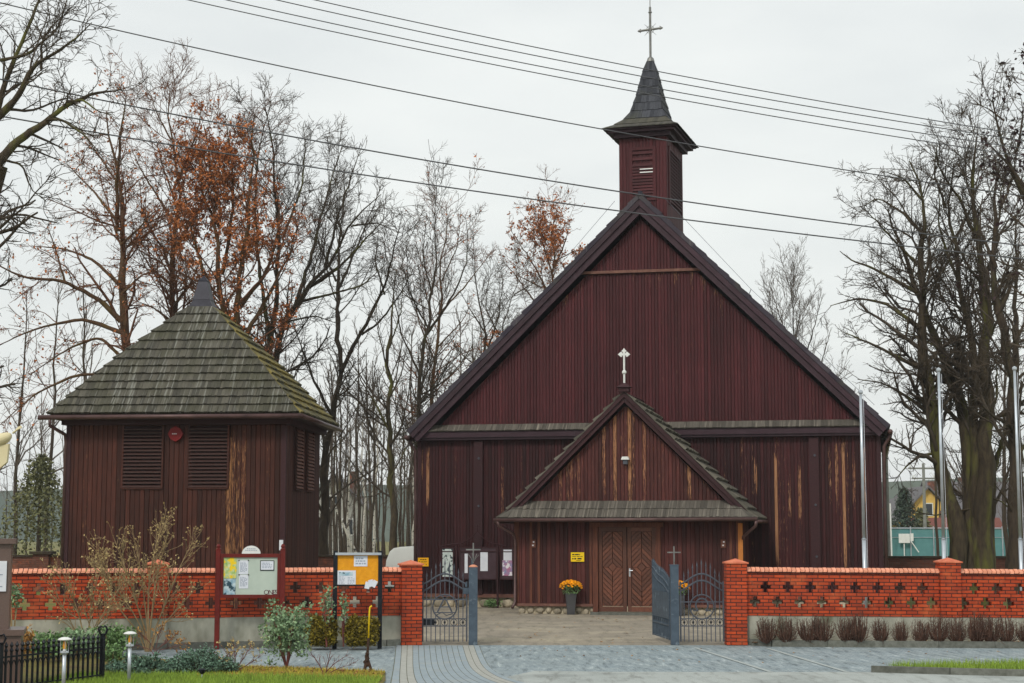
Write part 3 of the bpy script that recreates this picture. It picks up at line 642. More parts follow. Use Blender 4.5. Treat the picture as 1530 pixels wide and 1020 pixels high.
# porch gable and roofs
PZ, PE = 5.94, 2.56; PS = (PZ - PE) / 3.43
mb = MB(); boards(mb, -2.75, 2.75, .1, lambda u: 2.95, lambda u: PZ - .34 - abs(u) * PS, PV - .03, seg=.3,
                  wear=lambda u, z, b: (.24 + .56 * b ** 2) * (1 if abs(u) < 2.2 else .6) * (.7 + .3 * min(1, max(0, (z - 3.0) / .7))))
mb.prism([(-2.9, 2.6), (2.9, 2.6), (0, PZ - .45)], PV, -.05, .2); mb.build('porch_gable', M['porchw'], ch)
for s in (-1, 1):
    mb = MB()
    y0, y1 = PV - .3, .02
    if s == 1: shingles(mb, (3.47, y0, PE - .04), (3.47, y1, PE - .04), (0, y1, PZ), (0, y0, PZ), 13, .13, .09, .015)
    else: shingles(mb, (-3.47, y1, PE - .04), (-3.47, y0, PE - .04), (0, y0, PZ), (0, y1, PZ), 13, .13, .09, .015)
    mb.build('porch_roof', M['sh_porch'], ch)
    mb = MB(); d = Vector((-s * 3.47, 0, PZ - PE + .04)).normalized(); nr = Vector((s * abs(d.z), 0, abs(d.x)))
    a = Vector((s * 3.47, 0, PE - .04)); b = Vector((0, 0, PZ))
    for (k0, k1, ya, yb) in ((-.005, -.10, y0 - .02, y0 + .1), (-.105, -.2, y0 + .03, y0 + .14)):
        vs = []
        for y in (ya, yb):
            for k, top in ((k0, 0), (k0, 1), (k1, 1), (k1, 0)):
                P0, P1 = a + nr * k, b + nr * k
                pt = P0 + (P1 - P0) * ((0 - P0.x) / (P1.x - P0.x)) if top else P0 + (P1 - P0) * (.0 if k > -.1 else .13)
                vs.append((pt.x + s * .002 * top, y, pt.z))
        mb.add(vs, [(0, 1, 2, 3), (7, 6, 5, 4), (0, 4, 5, 1), (1, 5, 6, 2), (2, 6, 7, 3), (3, 7, 4, 0)])
    mb.build('porch_barge_board', M['beam'], ch)
mb = MB(); shingles(mb, (-3.44, PV - .62, PE), (3.5, PV - .62, PE), (2.78, PV - .06, 3.02), (-2.78, PV - .06, 3.02), 2, .09, .03, .012); mb.build('porch_skirt_roof', M['sh_front'], ch)
mb = MB(); mb.box((-3.38, PV - .55, PE - .08), (3.42, PV + .0, PE - .02)); mb.build('porch_soffit', M['beam'], ch)
gutter_tube('porch_gutter', [(-3.52, PV - .67, PE - .06), (3.53, PV - .67, PE - .04)], .05, ch)
gutter_tube('porch_downpipe', [(-3.42, PV - .67, PE - .08), (-3.38, PV - .66, PE - .2), (-3.08, PV - .16, PE - .42), (-3.04, PV - .12, PE - .6), (-3.04, PV - .12, .3), (-3.08, PV - .3, .16)], .042, ch)
gutter_tube('porch_downpipe', [(3.5, PV - .67, PE - .08), (3.48, PV - .66, PE - .22), (3.12, PV - .16, PE - .5), (3.1, PV - .02, PE - .6), (3.1, PV - .02, .2)], .042, ch)
for s in (-1, 1): gutter_tube('porch_side_gutter', [(s * 3.53, PV - .3, PE - .1), (s * 3.53, -.1, PE - .08)], .05, ch)
mb = MB(); mb.tube([(0.0, PV - .28, PZ - .06), (0, .0, PZ + .02)], .05, 6)
mb.box((-.14, PV - .4, PZ + .0), (.14, PV - .1, PZ + .12)); mb.add([(-.2, PV - .46, PZ + .12), (.2, PV - .46, PZ + .12), (.2, PV - .04, PZ + .12), (-.2, PV - .04, PZ + .12), (0, PV - .25, PZ + .26)], [(3, 2, 1, 0), (0, 1, 4), (1, 2, 4), (2, 3, 4), (3, 0, 4)]); mb.build('ridge_cap', M['beam'], ch)
mb = MB(); zc = PZ + .24; y = PV - .25
mb.tube([(0, y, zc), (0, y, zc + .82)], .028, 8); mb.lathe([(.03, 0), (.06, .03), (.06, .08), (.03, .11)], 10, (0, y, zc + .24))
cc = zc + .78
for dx, dz in ((1, 0), (-1, 0), (0, 1)):
    t = Vector((dx, 0, dz)); n = Vector((-dz, 0, dx)); o = Vector((0, y, cc)); pts = [o + n * .028, o + t * .06 + n * .028, o + t * .09 + n * .07, o + t * .13 + n * .03, o + t * .17, o + t * .13 - n * .03, o + t * .09 - n * .07, o + t * .06 - n * .028, o - n * .028]
    mb.prism([(p.x, p.z) for p in pts], y - .02, y + .02)
for sx in (-1, 1):
    for sz in (-1, 1): mb.tube([(sx * .05, y, cc + sz * .02), (sx * .07, y, cc + sz * .07)], .012, 6)
mb.build('porch_cross', M['white'], ch, False)
# small lamp on the porch gable and two framed stations by the door
mb = MB(); mb.box((-.06, PV - .2, 4.0), (.06, PV - .04, 4.12)); lp = mb.build('porch_lamp', M['iron'], ch)
mb = MB(); mb.prism([(-.11, 4.12), (.11, 4.12), (.08, 4.2), (-.08, 4.2)], PV - .24, PV - .03); mb.build('lamp_hood', M['white'], lp)

# ------------------------------------------------------------------ bell tower
BW, BD = 5.65, 4.7
bx, by = at(423, 850, 43).x, 43.0; a_ = R(4.2)
bc = (bx - BW / 2 * math.cos(a_) + BD / 2 * math.sin(a_), by + BW / 2 * math.sin(a_) + BD / 2 * math.cos(a_))
bt = thing('bell_tower', 'squat brown boarded bell tower with louvres and mossy pyramid shingle roof', 'bell tower', (bc[0], bc[1], 0), -a_)
X1, Y1 = BW / 2, BD / 2
def w_bell(u, z, b):
    s = .3 * b
    if .9 < u < 2.5: s += (.22 + .35 * b) * math.exp(-((u - 1.55) / .38) ** 2) * (1 if z < 4.4 else .4) + .1 * b
    if u < -2.0: s += .1
    return min(s, .8)
mb = MB(); holes = [(-1.39, -.39), (.33, 1.33)]; LZ0, LZ1 = 3.33, 4.9
boards(mb, -X1, X1, .125, lambda u: .1, lambda u: LZ0 if any(a < u < b for a, b in holes) else 5.2, -Y1, wear=w_bell, seg=.4)
boards(mb, -Y1, Y1, .11, lambda u: .1, lambda u: 5.2, X1, axis='y', flip=-1, seg=1.5, wear=lambda u, z, b: .1 * b); boards(mb, -Y1, Y1, .125, lambda u: .1, lambda u: 5.2, -X1, axis='y', flip=1, seg=3)
mb.box((-X1, -Y1 + .12, .1), (X1 - .004, Y1, 5.2), .15)
mb.build('wall', M['bellw'], bt)
for s in (-1, 1): mb = MB(); mb.box((s * X1 - .09, -Y1 - .035, .1), (s * X1 + .035, -Y1 + .09, 5.15)); mb.build('corner_board', M['beam'], bt)
def louvre(x0, x1, parent, n=17):
    mb = MB()
    for (a, b) in ((x0 - .05, x0), (x1, x1 + .05)): mb.box((a, -Y1 - .05, LZ0 - .03), (b, -Y1 + .08, LZ1 + .03))
    mb.box((x0, -Y1 - .05, LZ0 - .05), (x1, -Y1 + .08, LZ0)); mb.box((x0, -Y1 - .05, LZ1), (x1, -Y1 + .08, LZ1 + .05))
    o = mb.build('louvre', M['bellw'], parent); mb = MB(); p = (LZ1 - LZ0) / n
    for i in range(n):
        z = LZ0 + i * p; mb.add([(x0, -Y1 - .06, z), (x1, -Y1 - .06, z), (x1, -Y1 - .06, z + .022), (x0, -Y1 - .06, z + .022), (x0, -Y1 + .05, z + p * .95), (x1, -Y1 + .05, z + p * .95), (x1, -Y1 + .05, z + p * .95 - .02), (x0, -Y1 + .05, z + p * .95 - .02)],
               [(0, 1, 2, 3), (3, 2, 5, 4), (0, 7, 6, 1), (0, 3, 4, 7), (1, 6, 5, 2)])
    mb.build('slat', M['slatw'], o)
    return o
for a, b in holes: louvre(a, b, bt)
for (y0, y1) in ((-1.15, -.25), (.35, 1.25)):
    mb = MB(); x = X1 + .03
    for yy in (y0 - .06, y1): mb.box((X1 + .019, yy, LZ0 - .05), (X1 + .06, yy + .06, LZ1 + .05))
    mb.box((X1 + .019, y0, LZ0 - .05), (X1 + .06, y1, LZ0)); o = mb.build('louvre', M['bellw'], bt); mb = MB(); p = (LZ1 - LZ0) / 17
    for i in range(17):
        z = LZ0 + i * p; mb.add([(X1 + .085, y0, z), (X1 + .085, y1, z), (X1 + .02, y1, z + p * .9), (X1 + .02, y0, z + p * .9), (X1 + .085, y0, z + .03), (X1 + .085, y1, z + .03)], [(0, 1, 5, 4), (4, 5, 2, 3)])
    mb.build('slat', M['trimw'], o)
OV = .46; ez, cz_ = 5.2, 8.3
ring = [(X1 + OV, Y1 + OV, ez), (.33, .33, cz_)]
mid = [(X1 + OV, Y1 + OV, ez), (1.94, 1.69, 6.72), (.33, .33, cz_)]
fr = MB(); si = MB()
for i in range(2):
    x0, y0, z0 = mid[i]; x1, y1, z1 = mid[i + 1]; n = (7, 6)[i]
    for t, A, B, Cc, D in ((fr, (-x0, -y0, z0), (x0, -y0, z0), (x1, -y1, z1), (-x1, -y1, z1)), (si, (x0, -y0, z0), (x0, y0, z0), (x1, y1, z1), (x1, -y1, z1)), (fr, (-x0, y0, z0), (-x0, -y0, z0), (-x1, -y1, z1), (-x1, y1, z1)), (fr, (x0, y0, z0), (-x0, y0, z0), (-x1, y1, z1), (x1, y1, z1))):
        shingles(t, A, B, Cc, D, n, .085, .07, .01)
rf = fr.build('roof', M['sh_bell'], bt); si.build('roof', M['sh_lichen'], bt)
mb = MB()
for (r0, z0, r1, z1) in ((.36, cz_ - .06, .22, cz_ + .22), (.24, cz_ + .2, .12, cz_ + .74)):
    vs = [(-r0, -r0, z0), (r0, -r0, z0), (r0, r0, z0), (-r0, r0, z0), (-r1, -r1, z1), (r1, -r1, z1), (r1, r1, z1), (-r1, r1, z1)]; mb.add(vs, [(0, 1, 5, 4), (1, 2, 6, 5), (2, 3, 7, 6), (3, 0, 4, 7), (4, 5, 6, 7), (3, 2, 1, 0)])
mb.add([(-.14, -.14, cz_ + .73), (.14, -.14, cz_ + .73), (.14, .14, cz_ + .73), (-.14, .14, cz_ + .73), (0, 0, cz_ + .9)], [(0, 1, 4), (1, 2, 4), (2, 3, 4), (3, 0, 4), (3, 2, 1, 0)]); mb.build('roof_cap', M['lead'], bt)
mb = MB(); mb.box((-X1 - OV + .06, -Y1 - OV + .06, ez - .12), (X1 + OV - .06, Y1 + OV - .06, ez - .03)); mb.box((-X1 - .18, -Y1 - .18, ez - .26), (X1 + .18, Y1 + .18, ez - .121)); mb.build('soffit', M['beam'], bt)
g = OV + .06
gutter_tube('gutter', [(-X1 - g - .15, -Y1 - g, ez - .09), (X1 + g, -Y1 - g, ez - .08)], .065, bt); gutter_tube('gutter', [(X1 + g, -Y1 - g, ez - .08), (X1 + g, Y1 + g, ez - .1)], .065, bt)
gutter_tube('downpipe', [(-X1 - g + .15, -Y1 - g, ez - .12), (-X1 - g + .15, -Y1 - g + .02, ez - .3), (-X1 - .12, -Y1 - .06, ez - .5), (-X1 - .1, -Y1 - .02, ez - .7), (-X1 - .1, -Y1 - .02, .1)], .045, bt)
def on(o, yaw, u, v, z): a = R(yaw); return (o[0] + u * math.cos(a) + v * math.sin(a), o[1] - u * math.sin(a) + v * math.cos(a), z)
# red lozenge sign and a small plate
t = thing('alarm_sign', 'dark red lozenge sign with white lettering between the bell tower louvres', 'sign', on(bc, 4.2, -.02, -Y1 - .03, 4.70), -a_)
mb = MB(); r_ = .2; pts = [(r_ * (abs(math.cos(k * math.pi / 4)) ** .8) * (1 if math.cos(k * math.pi / 4) > 0 else -1) * (1 if k % 2 == 0 else .86), r_ * (1 if math.sin(k * math.pi / 4) > 0 else -1) * (abs(math.sin(k * math.pi / 4)) ** .8) * (1 if k % 2 == 0 else .86)) for k in range(8)]
mb.prism(pts, -.07, 0); mb.build('sign_plate', M['red'], t)
mb = MB()
for k, wd in enumerate((.016, .008, .014, .014, .012, .016)): mb.box((-.085 + k * .021, -.073, -.014), (-.085 + k * .021 + wd, -.0702, .014))
mb.build('lettering', M['paper'], t)
p = at(430.5, 814, 43.3); t = tag((lambda m: (m.box((-.03, -.012, -.13), (.07, 0, .13)), m.build('wall_plate', M['paper']))[1])(MB()), 'small pale plate on the right edge of the bell tower', 'plate', loc=on(bc, 4.2, X1 - .02 - .05, -Y1 - .04, p.z), rotz=-a_)

# ------------------------------------------------------------------ brick fence walls
M['capm'] = pm('pillar_cap', C('d8805c'), C('b8583a'), 9, .55)
BZ0, BZ1, TH_ = .57, 1.388, .19
def pierced(mb, u0, u1, crosses, y0, y1):
    xs = {u0, u1}; zs = {BZ0, BZ1}; cells = []
    for (c, z) in crosses:
        for (a, b, z0, z1) in ((c - .106, c + .106, z - .038, z + .038), (c - .043, c + .043, z - .108, z + .108)):
            cells.append((a, b, z0, z1)); xs.update((round(a, 4), round(b, 4))); zs.update((round(z0, 4), round(z1, 4)))
    xs = sorted(xs); zs = sorted(zs)
    sol = [[not any(a - 1e-3 < (xs[i] + xs[i + 1]) / 2 < b + 1e-3 and z0 - 1e-3 < (zs[j] + zs[j + 1]) / 2 < z1 + 1e-3 for a, b, z0, z1 in cells) for j in range(len(zs) - 1)] for i in range(len(xs) - 1)]
    for i in range(len(xs) - 1):
        for j in range(len(zs) - 1):
            if not sol[i][j]: continue
            a, b, c, d = xs[i], xs[i + 1], zs[j], zs[j + 1]
            mb.quad((a, y0, c), (b, y0, c), (b, y0, d), (a, y0, d)); mb.quad((b, y1, c), (a, y1, c), (a, y1, d), (b, y1, d))
            N = lambda ii, jj: 0 <= ii < len(xs) - 1 and 0 <= jj < len(zs) - 1 and sol[ii][jj]
            if not N(i - 1, j): mb.quad((a, y1, c), (a, y0, c), (a, y0, d), (a, y1, d))
            if not N(i + 1, j): mb.quad((b, y0, c), (b, y1, c), (b, y1, d), (b, y0, d))
            if not N(i, j - 1): mb.quad((a, y1, c), (b, y1, c), (b, y0, c), (a, y0, c))
            if not N(i, j + 1): mb.quad((a, y0, d), (b, y0, d), (b, y1, d), (a, y1, d))
def coping(parent, u0, u1):
    mb = MB(); n = round((u1 - u0) / .088); s = (u1 - u0) / n
    for i in range(n):
        a = u0 + i * s + .006; b = a + s - .016; dz = random.uniform(-.004, .004); k = .012
        mb.add([(a, -TH_ / 2 - .04, BZ1 + .03 + dz), (b, -TH_ / 2 - .04, BZ1 + .03 + dz), (b, TH_ / 2 + .04, BZ1 + .03 + dz), (a, TH_ / 2 + .04, BZ1 + .03 + dz), (a + k, -TH_ / 2 - .03, BZ1 + .065 + dz), (b + k, -TH_ / 2 - .03, BZ1 + .065 + dz), (b + k, 0, BZ1 + .115 + dz), (a + k, 0, BZ1 + .115 + dz), (b, TH_ / 2 + .03, BZ1 + .065 + dz), (a, TH_ / 2 + .03, BZ1 + .065 + dz)],
               [(0, 1, 5, 4), (4, 5, 6, 7), (7, 6, 8, 9), (9, 8, 2, 3), (1, 2, 8, 6, 5), (0, 4, 7, 9, 3), (3, 2, 1, 0)])
    c = mb.build('coping', M['coping'], parent)
    mb = MB(); mb.box((u0, -TH_ / 2 - .028, BZ1 + .001), (u1, TH_ / 2 + .028, BZ1 + .045)); mb.prism([(u0, 0), (u1, 0), (u1, .01), (u0, .01)], 0, .001); o = mb.build('coping_joints', M['cjoint'], parent)
def pillar(parent, u, hh=1.53, s=.2, zb=0):
    mb = MB(); mb.box((u - s, -s, zb), (u + s, s, hh)); p = mb.build('pillar', M['brick'], parent)
    mb = MB(); e = s + .03; mb.add([(u - e, -e, hh), (u + e, -e, hh), (u + e, e, hh), (u - e, e, hh), (u - e, -e, hh + .025), (u + e, -e, hh + .025), (u + e, e, hh + .025), (u - e, e, hh + .025), (u, 0, hh + .1)],
        [(3, 2, 1, 0), (0, 1, 5, 4), (1, 2, 6, 5), (2, 3, 7, 6), (3, 0, 4, 7), (4, 5, 8), (5, 6, 8), (6, 7, 8), (7, 4, 8)]); mb.build('cap', M['capm'], p)
    if zb: mb = MB(); mb.box((u - s, -s + .02, -.05), (u + s, s - .02, zb - .001)); mb.build('plinth', M['concrete'], parent)
    return p
def section(parent, u0, u1, up, lo):
    mb = MB(); pierced(mb, u0, u1, [(c, 1.12) for c in up] + [(c, .835) for c in lo], -TH_ / 2, TH_ / 2); mb.build('panel', M['brick'], parent)
    mb = MB(); mb.box((u0, -TH_ / 2 + .015, -.05), (u1, TH_ / 2 - .015, BZ0 - .001)); mb.build('plinth', M['concrete'], parent); coping(parent, u0, u1)
lwall = thing('brick_wall', 'orange clinker wall with cross openings left of the gate, behind notice boards', 'wall', (*WALL_L, 0), R(-WYAW))
pillar(lwall, 0.0, 1.54); pillar(lwall, -4.86, 1.57, .19, BZ0)
lu = [local(WALL_L, WYAW, x, 880, -.12)[0] for x in (583, 551, 514, 480, 441.6, 405, 369, 333, 296, 261)]; ll = [local(WALL_L, WYAW, x, 902, -.12)[0] for x in (565, 531, 495, 459, 425, 388, 352, 315, 280)]
section(lwall, -4.67, -.2, lu, ll)
lu2 = [local(WALL_L, WYAW, x, 880, -.12)[0] for x in (204, 169, 135, 93, 57)]; ll2 = [local(WALL_L, WYAW, x, 902, -.12)[0] for x in (189, 150, 113, 75, 36)]
section(lwall, -8.9, -5.05, lu2 + [lu2[-1] - .46, lu2[-1] - .92], ll2 + [ll2[-1] - .46, ll2[-1] - .92])
rwall = thing('brick_wall', 'orange clinker wall with cross openings right of the gate, above dark shrubs', 'wall', (4.37, 33.11, 0), 0); rwall.rotation_euler = (0, R(.45), 0)
pillar(rwall, 0.0, 1.57); pillar(rwall, 4.17, 1.62, .2, BZ0)
section(rwall, .2, 3.97, [.58 + .437 * k for k in range(8)], [.37 + .437 * k for k in range(9)][:8] + [3.82]); section(rwall, 4.37, 9.5, [4.66 + .437 * k for k in range(11)], [4.44 + .437 * k for k in range(11)])

# ------------------------------------------------------------------ gate posts, wickets and leaves
GY = 33.11
def crucifix(mb, z, s=1.0, m=None):
    mb.box((-.012, -.012, z), (.012, .012, z + .34 * s)); mb.box((-.125 * s, -.011, z + .215 * s), (.125 * s, .011, z + .238 * s))
lp_ = thing('gate_post', 'blue grey steel gate post with broken cross on pink rusted cap', 'gate post', (-.76, GY, 0))
mb = MB(); mb.box((-.085, -.085, 0), (.085, .085, 1.5)); mb.build('post', M['steel'], lp_)
mb = MB(); mb.lathe([(.085, 1.5), (.09, 1.515), (.05, 1.54), (.02, 1.55)], 10); mb.build('cap', M['coping'], lp_)
mb = MB(); crucifix(mb, 1.58, 1.15)
for k in range(7): a = k * .9; mb.tube([(0, 0, 1.58), (.05 * math.cos(a), .05 * math.sin(a), 1.68), (.11 * math.cos(a), .08 * math.sin(a), 1.74 + .02 * (k % 3))], .006, 5)
mb.build('cross', M['ghostmetal'], lp_)
mb = MB(); mb.box((-.19, -.05, .98), (-.087, .05, 1.1)); mb.box((-.16, -.06, 1.12), (-.12, .06, 1.2)); mb.build('lock_case', M['steel'], lp_)
rp_ = thing('gate_post', 'blue grey steel gate post topped by small crucifix, right of the opening', 'gate post', (3.18, GY, 0))
mb = MB(); mb.box((-.08, -.08, 0), (.08, .08, 1.53)); mb.box((-.09, -.09, 1.531), (.09, .09, 1.55)); mb.build('post', M['steel'], rp_)
mb = MB(); crucifix(mb, 1.55, 1.05); mb.tube([(0, -.02, 1.6), (0, -.02, 1.76)], .014, 6); mb.build('cross', M['ghostmetal'], rp_)
def arch(u, W, z0, rise): t = u / W; return z0 + rise * (.5 - .5 * math.cos(2 * math.pi * t)) ** .8
def wicket(name, label, x0, x1, letter, mirror=False):
    W = x1 - x0; g = thing(name, label, 'gate', (x0, GY, 0)); z1, z2, ri = 1.17, 1.04, .2
    mb = MB(); mb.box((0, -.015, .06), (.03, .015, 1.22)); mb.box((W - .03, -.015, .06), (W, .015, 1.22))
    for z in (.36, .50): mb.box((.03, -.012, z - .01), (W - .03, .012, z + .01))
    mb.box((.03, -.012, .815), (W - .03, .012, .835)) if letter == 'omega' else mb.box((.03, -.012, .86), (W - .03, .012, .885))
    mb.build('frame', M['iron'], g)
    mb = MB()
    for zz in (z1, z2):
        P = [(W * k / 20, 0, arch(W * k / 20, W, zz, ri)) for k in range(21)]; mb.tube(P, .018, 6)
    mb.build('arched_rail', M['iron'], g)
    cx, cz, cr = W * .5, .73, .235
    for k in range(1, 10):
        u = W * k / 10; top = arch(u, W, z1, ri) + .06 + .1 * math.sin(math.pi * k / 10) + .02 * (k % 2)
        mb = MB(); lo_ = .06
        if abs(u - cx) < cr: h = math.sqrt(cr * cr - (u - cx) ** 2); m2 = MB(); m2.box((u - .0085, -.0085, .06), (u + .0085, .0085, cz - h)); m2.build('bar', M['iron'], g); lo_ = cz + h
        mb.box((u - .0085, -.0085, lo_), (u + .0085, .0085, top))
        mb.lathe([(.006, 0), (.018, .02), (.004, .1), (.001, .12)], 6, (u, 0, top - .01)); mb.build('bar', M['iron'], g)
    mb = MB(); mb.tube([(cx + cr * math.cos(k * math.pi / 16), 0, cz + cr * math.sin(k * math.pi / 16)) for k in range(33)], .014, 6)
    if letter == 'alpha':
        for s in (-1, 1): mb.bar((cx, 0, cz + .19), (cx + s * .14, 0, cz - .1), .03, .02)
        mb.bar((cx - .09, 0, cz), (cx + .09, 0, cz), .022, .018); mb.bar((cx - .2, 0, cz - .11), (cx + .2, 0, cz - .11), .02, .018)
        mb.bar((cx - .07, 0, cz + .22), (cx, 0, cz + .17), .02, .02); mb.bar((cx + .07, 0, cz + .22), (cx, 0, cz + .17), .02, .02)
        mb.tube([(cx - .16, 0, cz - .16), (cx - .05, 0, cz - .1), (cx + .03, 0, cz - .17), (cx + .16, 0, cz - .13)], .01, 5)
    else:
        mb.tube([(cx + .12 * math.cos(R(-50 + k * 280 / 20)), 0, cz + .03 + .13 * math.sin(R(-50 + k * 280 / 20))) for k in range(21)], .018, 6)
        for s in (-1, 1): mb.bar((cx + s * .07, 0, cz - .07), (cx + s * .17, 0, cz - .075), .026, .02)
        for k in range(8): a = k * math.pi / 4 + .3; mb.tube([(cx + .15 * math.cos(a), 0, cz + .02 + .15 * math.sin(a)), (cx + .225 * math.cos(a), 0, cz + .225 * math.sin(a))], .007, 5)
    mb.build('letter_ring', M['iron'], g)
    mb = MB()
    for k in range(5):
        u = W * (k + .5) / 5
        if letter == 'alpha' and k == 0: mb.box((.03, -.006, .375), (W * .28, .006, .49)); continue
        mb.blob((u, 0, .43), (.022, .015, .03), 6, 4, 0)
        for s in (-1, 1): mb.tube([(u + s * .02, 0, .49), (u + s * .06, 0, .46), (u + s * .06, 0, .4), (u + s * .02, 0, .37)], .006, 5)
    mb.build('scroll_band', M['blackiron'], g)
    return g
wicket('wicket_gate', 'grey iron side gate with letter A in its ring, left of opening', -1.76, -.87, 'alpha'); wicket('wicket_gate', 'grey iron side gate with omega in its ring, beside right brick pillar', 3.28, 4.15, 'omega')
def leaf_gate(label, x, ang):
    g = thing('gate_leaf', label, 'gate', (x, GY + .09, 0), R(ang)); W = 1.78
    f = lambda u: 1.12 + .36 * (.5 - .5 * math.cos(math.pi * u / W)) + (.06 * math.sin(2 * math.pi * u / W))
    mb = MB(); mb.box((.02, -.02, .08), (.06, .02, 1.3)); mb.box((W - .04, -.02, .08), (W, .02, 1.62))
    for z in (.1, .36, .5): mb.box((.06, -.015, z - .014), (W - .04, .015, z + .014))
    mb.build('frame', M['steel'], g)
    mb = MB()
    for o in (0, -.13): mb.tube([(.06 + (W - .1) * k / 16, 0, f((W) * k / 16) + o) for k in range(17)], .018, 6)
    mb.build('arched_rail', M['steel'], g)
    for k in range(1, 17):
        u = W * k / 17; top = f(u) + .09; mb = MB(); mb.box((u - .009, -.009, .1), (u + .009, .009, top)); mb.lathe([(.006, 0), (.017, .02), (.003, .1)], 6, (u, 0, top)); mb.build('bar', M['steel'], g)
    mb = MB(); mb.box((.06, .011, .52), (W - .04, .014, 1.0)); mb.build('backing_sheet', M['steel'], g)
    mb = MB()
    for k in range(8): mb.blob((W * (k + .5) / 8, 0, .43), (.03, .015, .035), 6, 4, 0)
    mb.build('scroll_band', M['blackiron'], g)
    return g
leaf_gate('tall blue grey gate leaf swung open inwards from the crucifix post', 3.1, 96.0); leaf_gate('blue grey gate leaf swung open inwards behind the broken cross post', -.72, 93.5)

# ------------------------------------------------------------------ notice boards
def board_at(px, py, Y): return at(px, py, Y)
Yb = 31.9; s_ = Yb / F
p0 = at(375, 963, Yb)
nb = thing('notice_board', 'maroon framed notice board with flower poster and small arched sign on top', 'notice board', (p0.x, Yb, 0), R(3))
def q(px, py, Y=Yb, o=p0): py = py or 870; p = at(px, py, Y); return (p.x - o.x, p.z)
zt_ = 1.93; xl, xr = q(326, 0)[0], q(422, 0)[0]
for i, x in enumerate((xl, xr)):
    mb = MB(); mb.box((x - .045, -.045, 0), (x + .045, .045, 1.84)); mb.lathe([(.05, 1.84), (.055, 1.86), (.03, 1.88), (.045, 1.92), (.02, 1.96)], 8, (x, 0, 0)); mb.build('post', M['maroonpaint'], nb)
bz0, bz1 = q(0, 893)[1], q(0, 827)[1]
mb = MB(); mb.box((xl + .05, -.04, bz1 - .07), (xr - .05, .04, bz1)); mb.box((xl + .05, -.04, bz0), (xr - .05, .04, bz0 + .06)); mb.box((xl + .05, -.04, bz0 + .06), (xl + .1, .04, bz1 - .07)); mb.box((xr - .1, -.04, bz0 + .06), (xr - .05, .04, bz1 - .07)); mb.build('frame', M['maroonpaint'], nb)
mb = MB(); mb.box((xl + .1, -.01, bz0 + .06), (xr - .1, .02, bz1 - .07)); mb.build('panel', M['boardgrey'], nb)
def sheetlet(parent, name, a, b, m, y=-.0135, th=.003, Y=Yb, o=p0):
    (x0, z1), (x1, z0) = q(*a, Y, o), q(*b, Y, o); mb = MB(); mb.box((x0, y - th, z0), (x1, y, z1)); return mb.build(name, m, parent)
M['poster1'] = pm('daffodil_poster', C('7fae4a'), C('d8dcb4'), 14, .5, bmp=0, c3=C('f0cc20'), s3=9, lo3=.5, hi3=.58)
M['poster2'] = pm('blue_poster', C('6f9db4'), C('d2dfe2'), 9, .5, bmp=0, c3=C('2c4a58'), s3=6, lo3=.5, hi3=.56)
sheetlet(nb, 'flower_poster', (335, 833), (353.5, 864), M['poster1']); sheetlet(nb, 'blue_poster', (335, 864.5), (352, 888), M['poster2'])
def printed(parent, a, b, n, m=None, o=p0, Y=Yb, y=-.0165, pad=.15, wmax=1.0):
    (x0, z1), (x1, z0) = q(*a, Y, o), q(*b, Y, o); mb = MB(); W = x1 - x0; Hh = z1 - z0
    for k in range(n):
        z = z1 - Hh * (pad + (1 - 2 * pad) * (k + .5) / n); x = x0 + W * .12; xe = x1 - W * (.12 if k % 4 else .3)
        while x < xe: l = random.uniform(.02, .06); mb.box((x, y - .001, z - Hh * .2 / n), (min(x + l, xe), y, z + Hh * .2 / n)); x += l + .012
    return mb.build('printed_lines', m or M['greyink'], parent)
for a, b in (((357.5, 837), (371, 857.5)), ((357.5, 858.5), (371, 879))):
    pp = sheetlet(nb, 'notice', a, b, M['paper']); printed(pp, a, b, 9)
    mb = MB(); (x0, z1), (x1, z0) = q(*a), q(*b)
    for x in (x0, x1): mb.tube([(x, -.03, z1), (x, -.012, z1)], .012, 6)
    mb.build('pin', M['ink'], pp)
mb = MB(); (x0, z1), (x1, z0) = q(389, 837), q(409.5, 852.5)
mb.box((x0, -.02, z0), (x1, -.0105, z1)); pf = mb.build('framed_notice', M['glassdark'], nb); sheetlet(pf, 'notice', (390, 838.2), (408.5, 851), M['paper'], y=-.0205); printed(pf, (390, 838), (408.5, 851), 4, y=-.0238)
(x0, z1), (x1, z0) = q(396, 879), q(413, 888); text('QNES', .125, M['redink'], nb, ((x0 + x1) / 2, -.012, z0 + .0), spacing=.72)
mb = MB(); (xc, zz) = q(375.5, 827); r0 = .175; mb.prism([(xc + r0 * math.cos(math.pi * k / 14), zz + r0 * .86 * math.sin(math.pi * k / 14)) for k in range(15)], -.03, .01); ar = mb.build('arched_sign', M['white'], nb)
mb = MB()
for k in range(7): mb.box((xc - .11 + k * .033, -.0335, zz + .055), (xc - .11 + k * .033 + .022, -.0305, zz + .07))
for k in range(5): mb.box((xc - .08 + k * .034, -.0335, zz + .085), (xc - .08 + k * .034 + .024, -.0305, zz + .1))
mb.build('lettering', M['greyink'], ar)
Yo = 32.0; po = at(535, 963, Yo)
ob = thing('notice_board', 'black posted notice board with amber backing and pale top rail', 'notice board', (po.x, Yo, 0), R(2))
xl, xr = q(501, 0, Yo, po)[0], q(568, 0, Yo, po)[0]
for x in (xl, xr): mb = MB(); mb.box((x - .04, -.03, 0), (x + .04, .03, 1.83)); mb.build('post', M['blackiron'], ob)
bz0, bz1 = q(0, 873, Yo, po)[1], q(0, 829, Yo, po)[1]
mb = MB(); mb.box((xl + .04, -.01, bz0), (xr - .04, .02, bz1)); mb.build('panel', M['orange'], ob)
mb = MB(); mb.box((xl + .0, -.08, bz1), (xr + .02, .06, bz1 + .045)); mb.build('top_rail', M['galv'], ob)
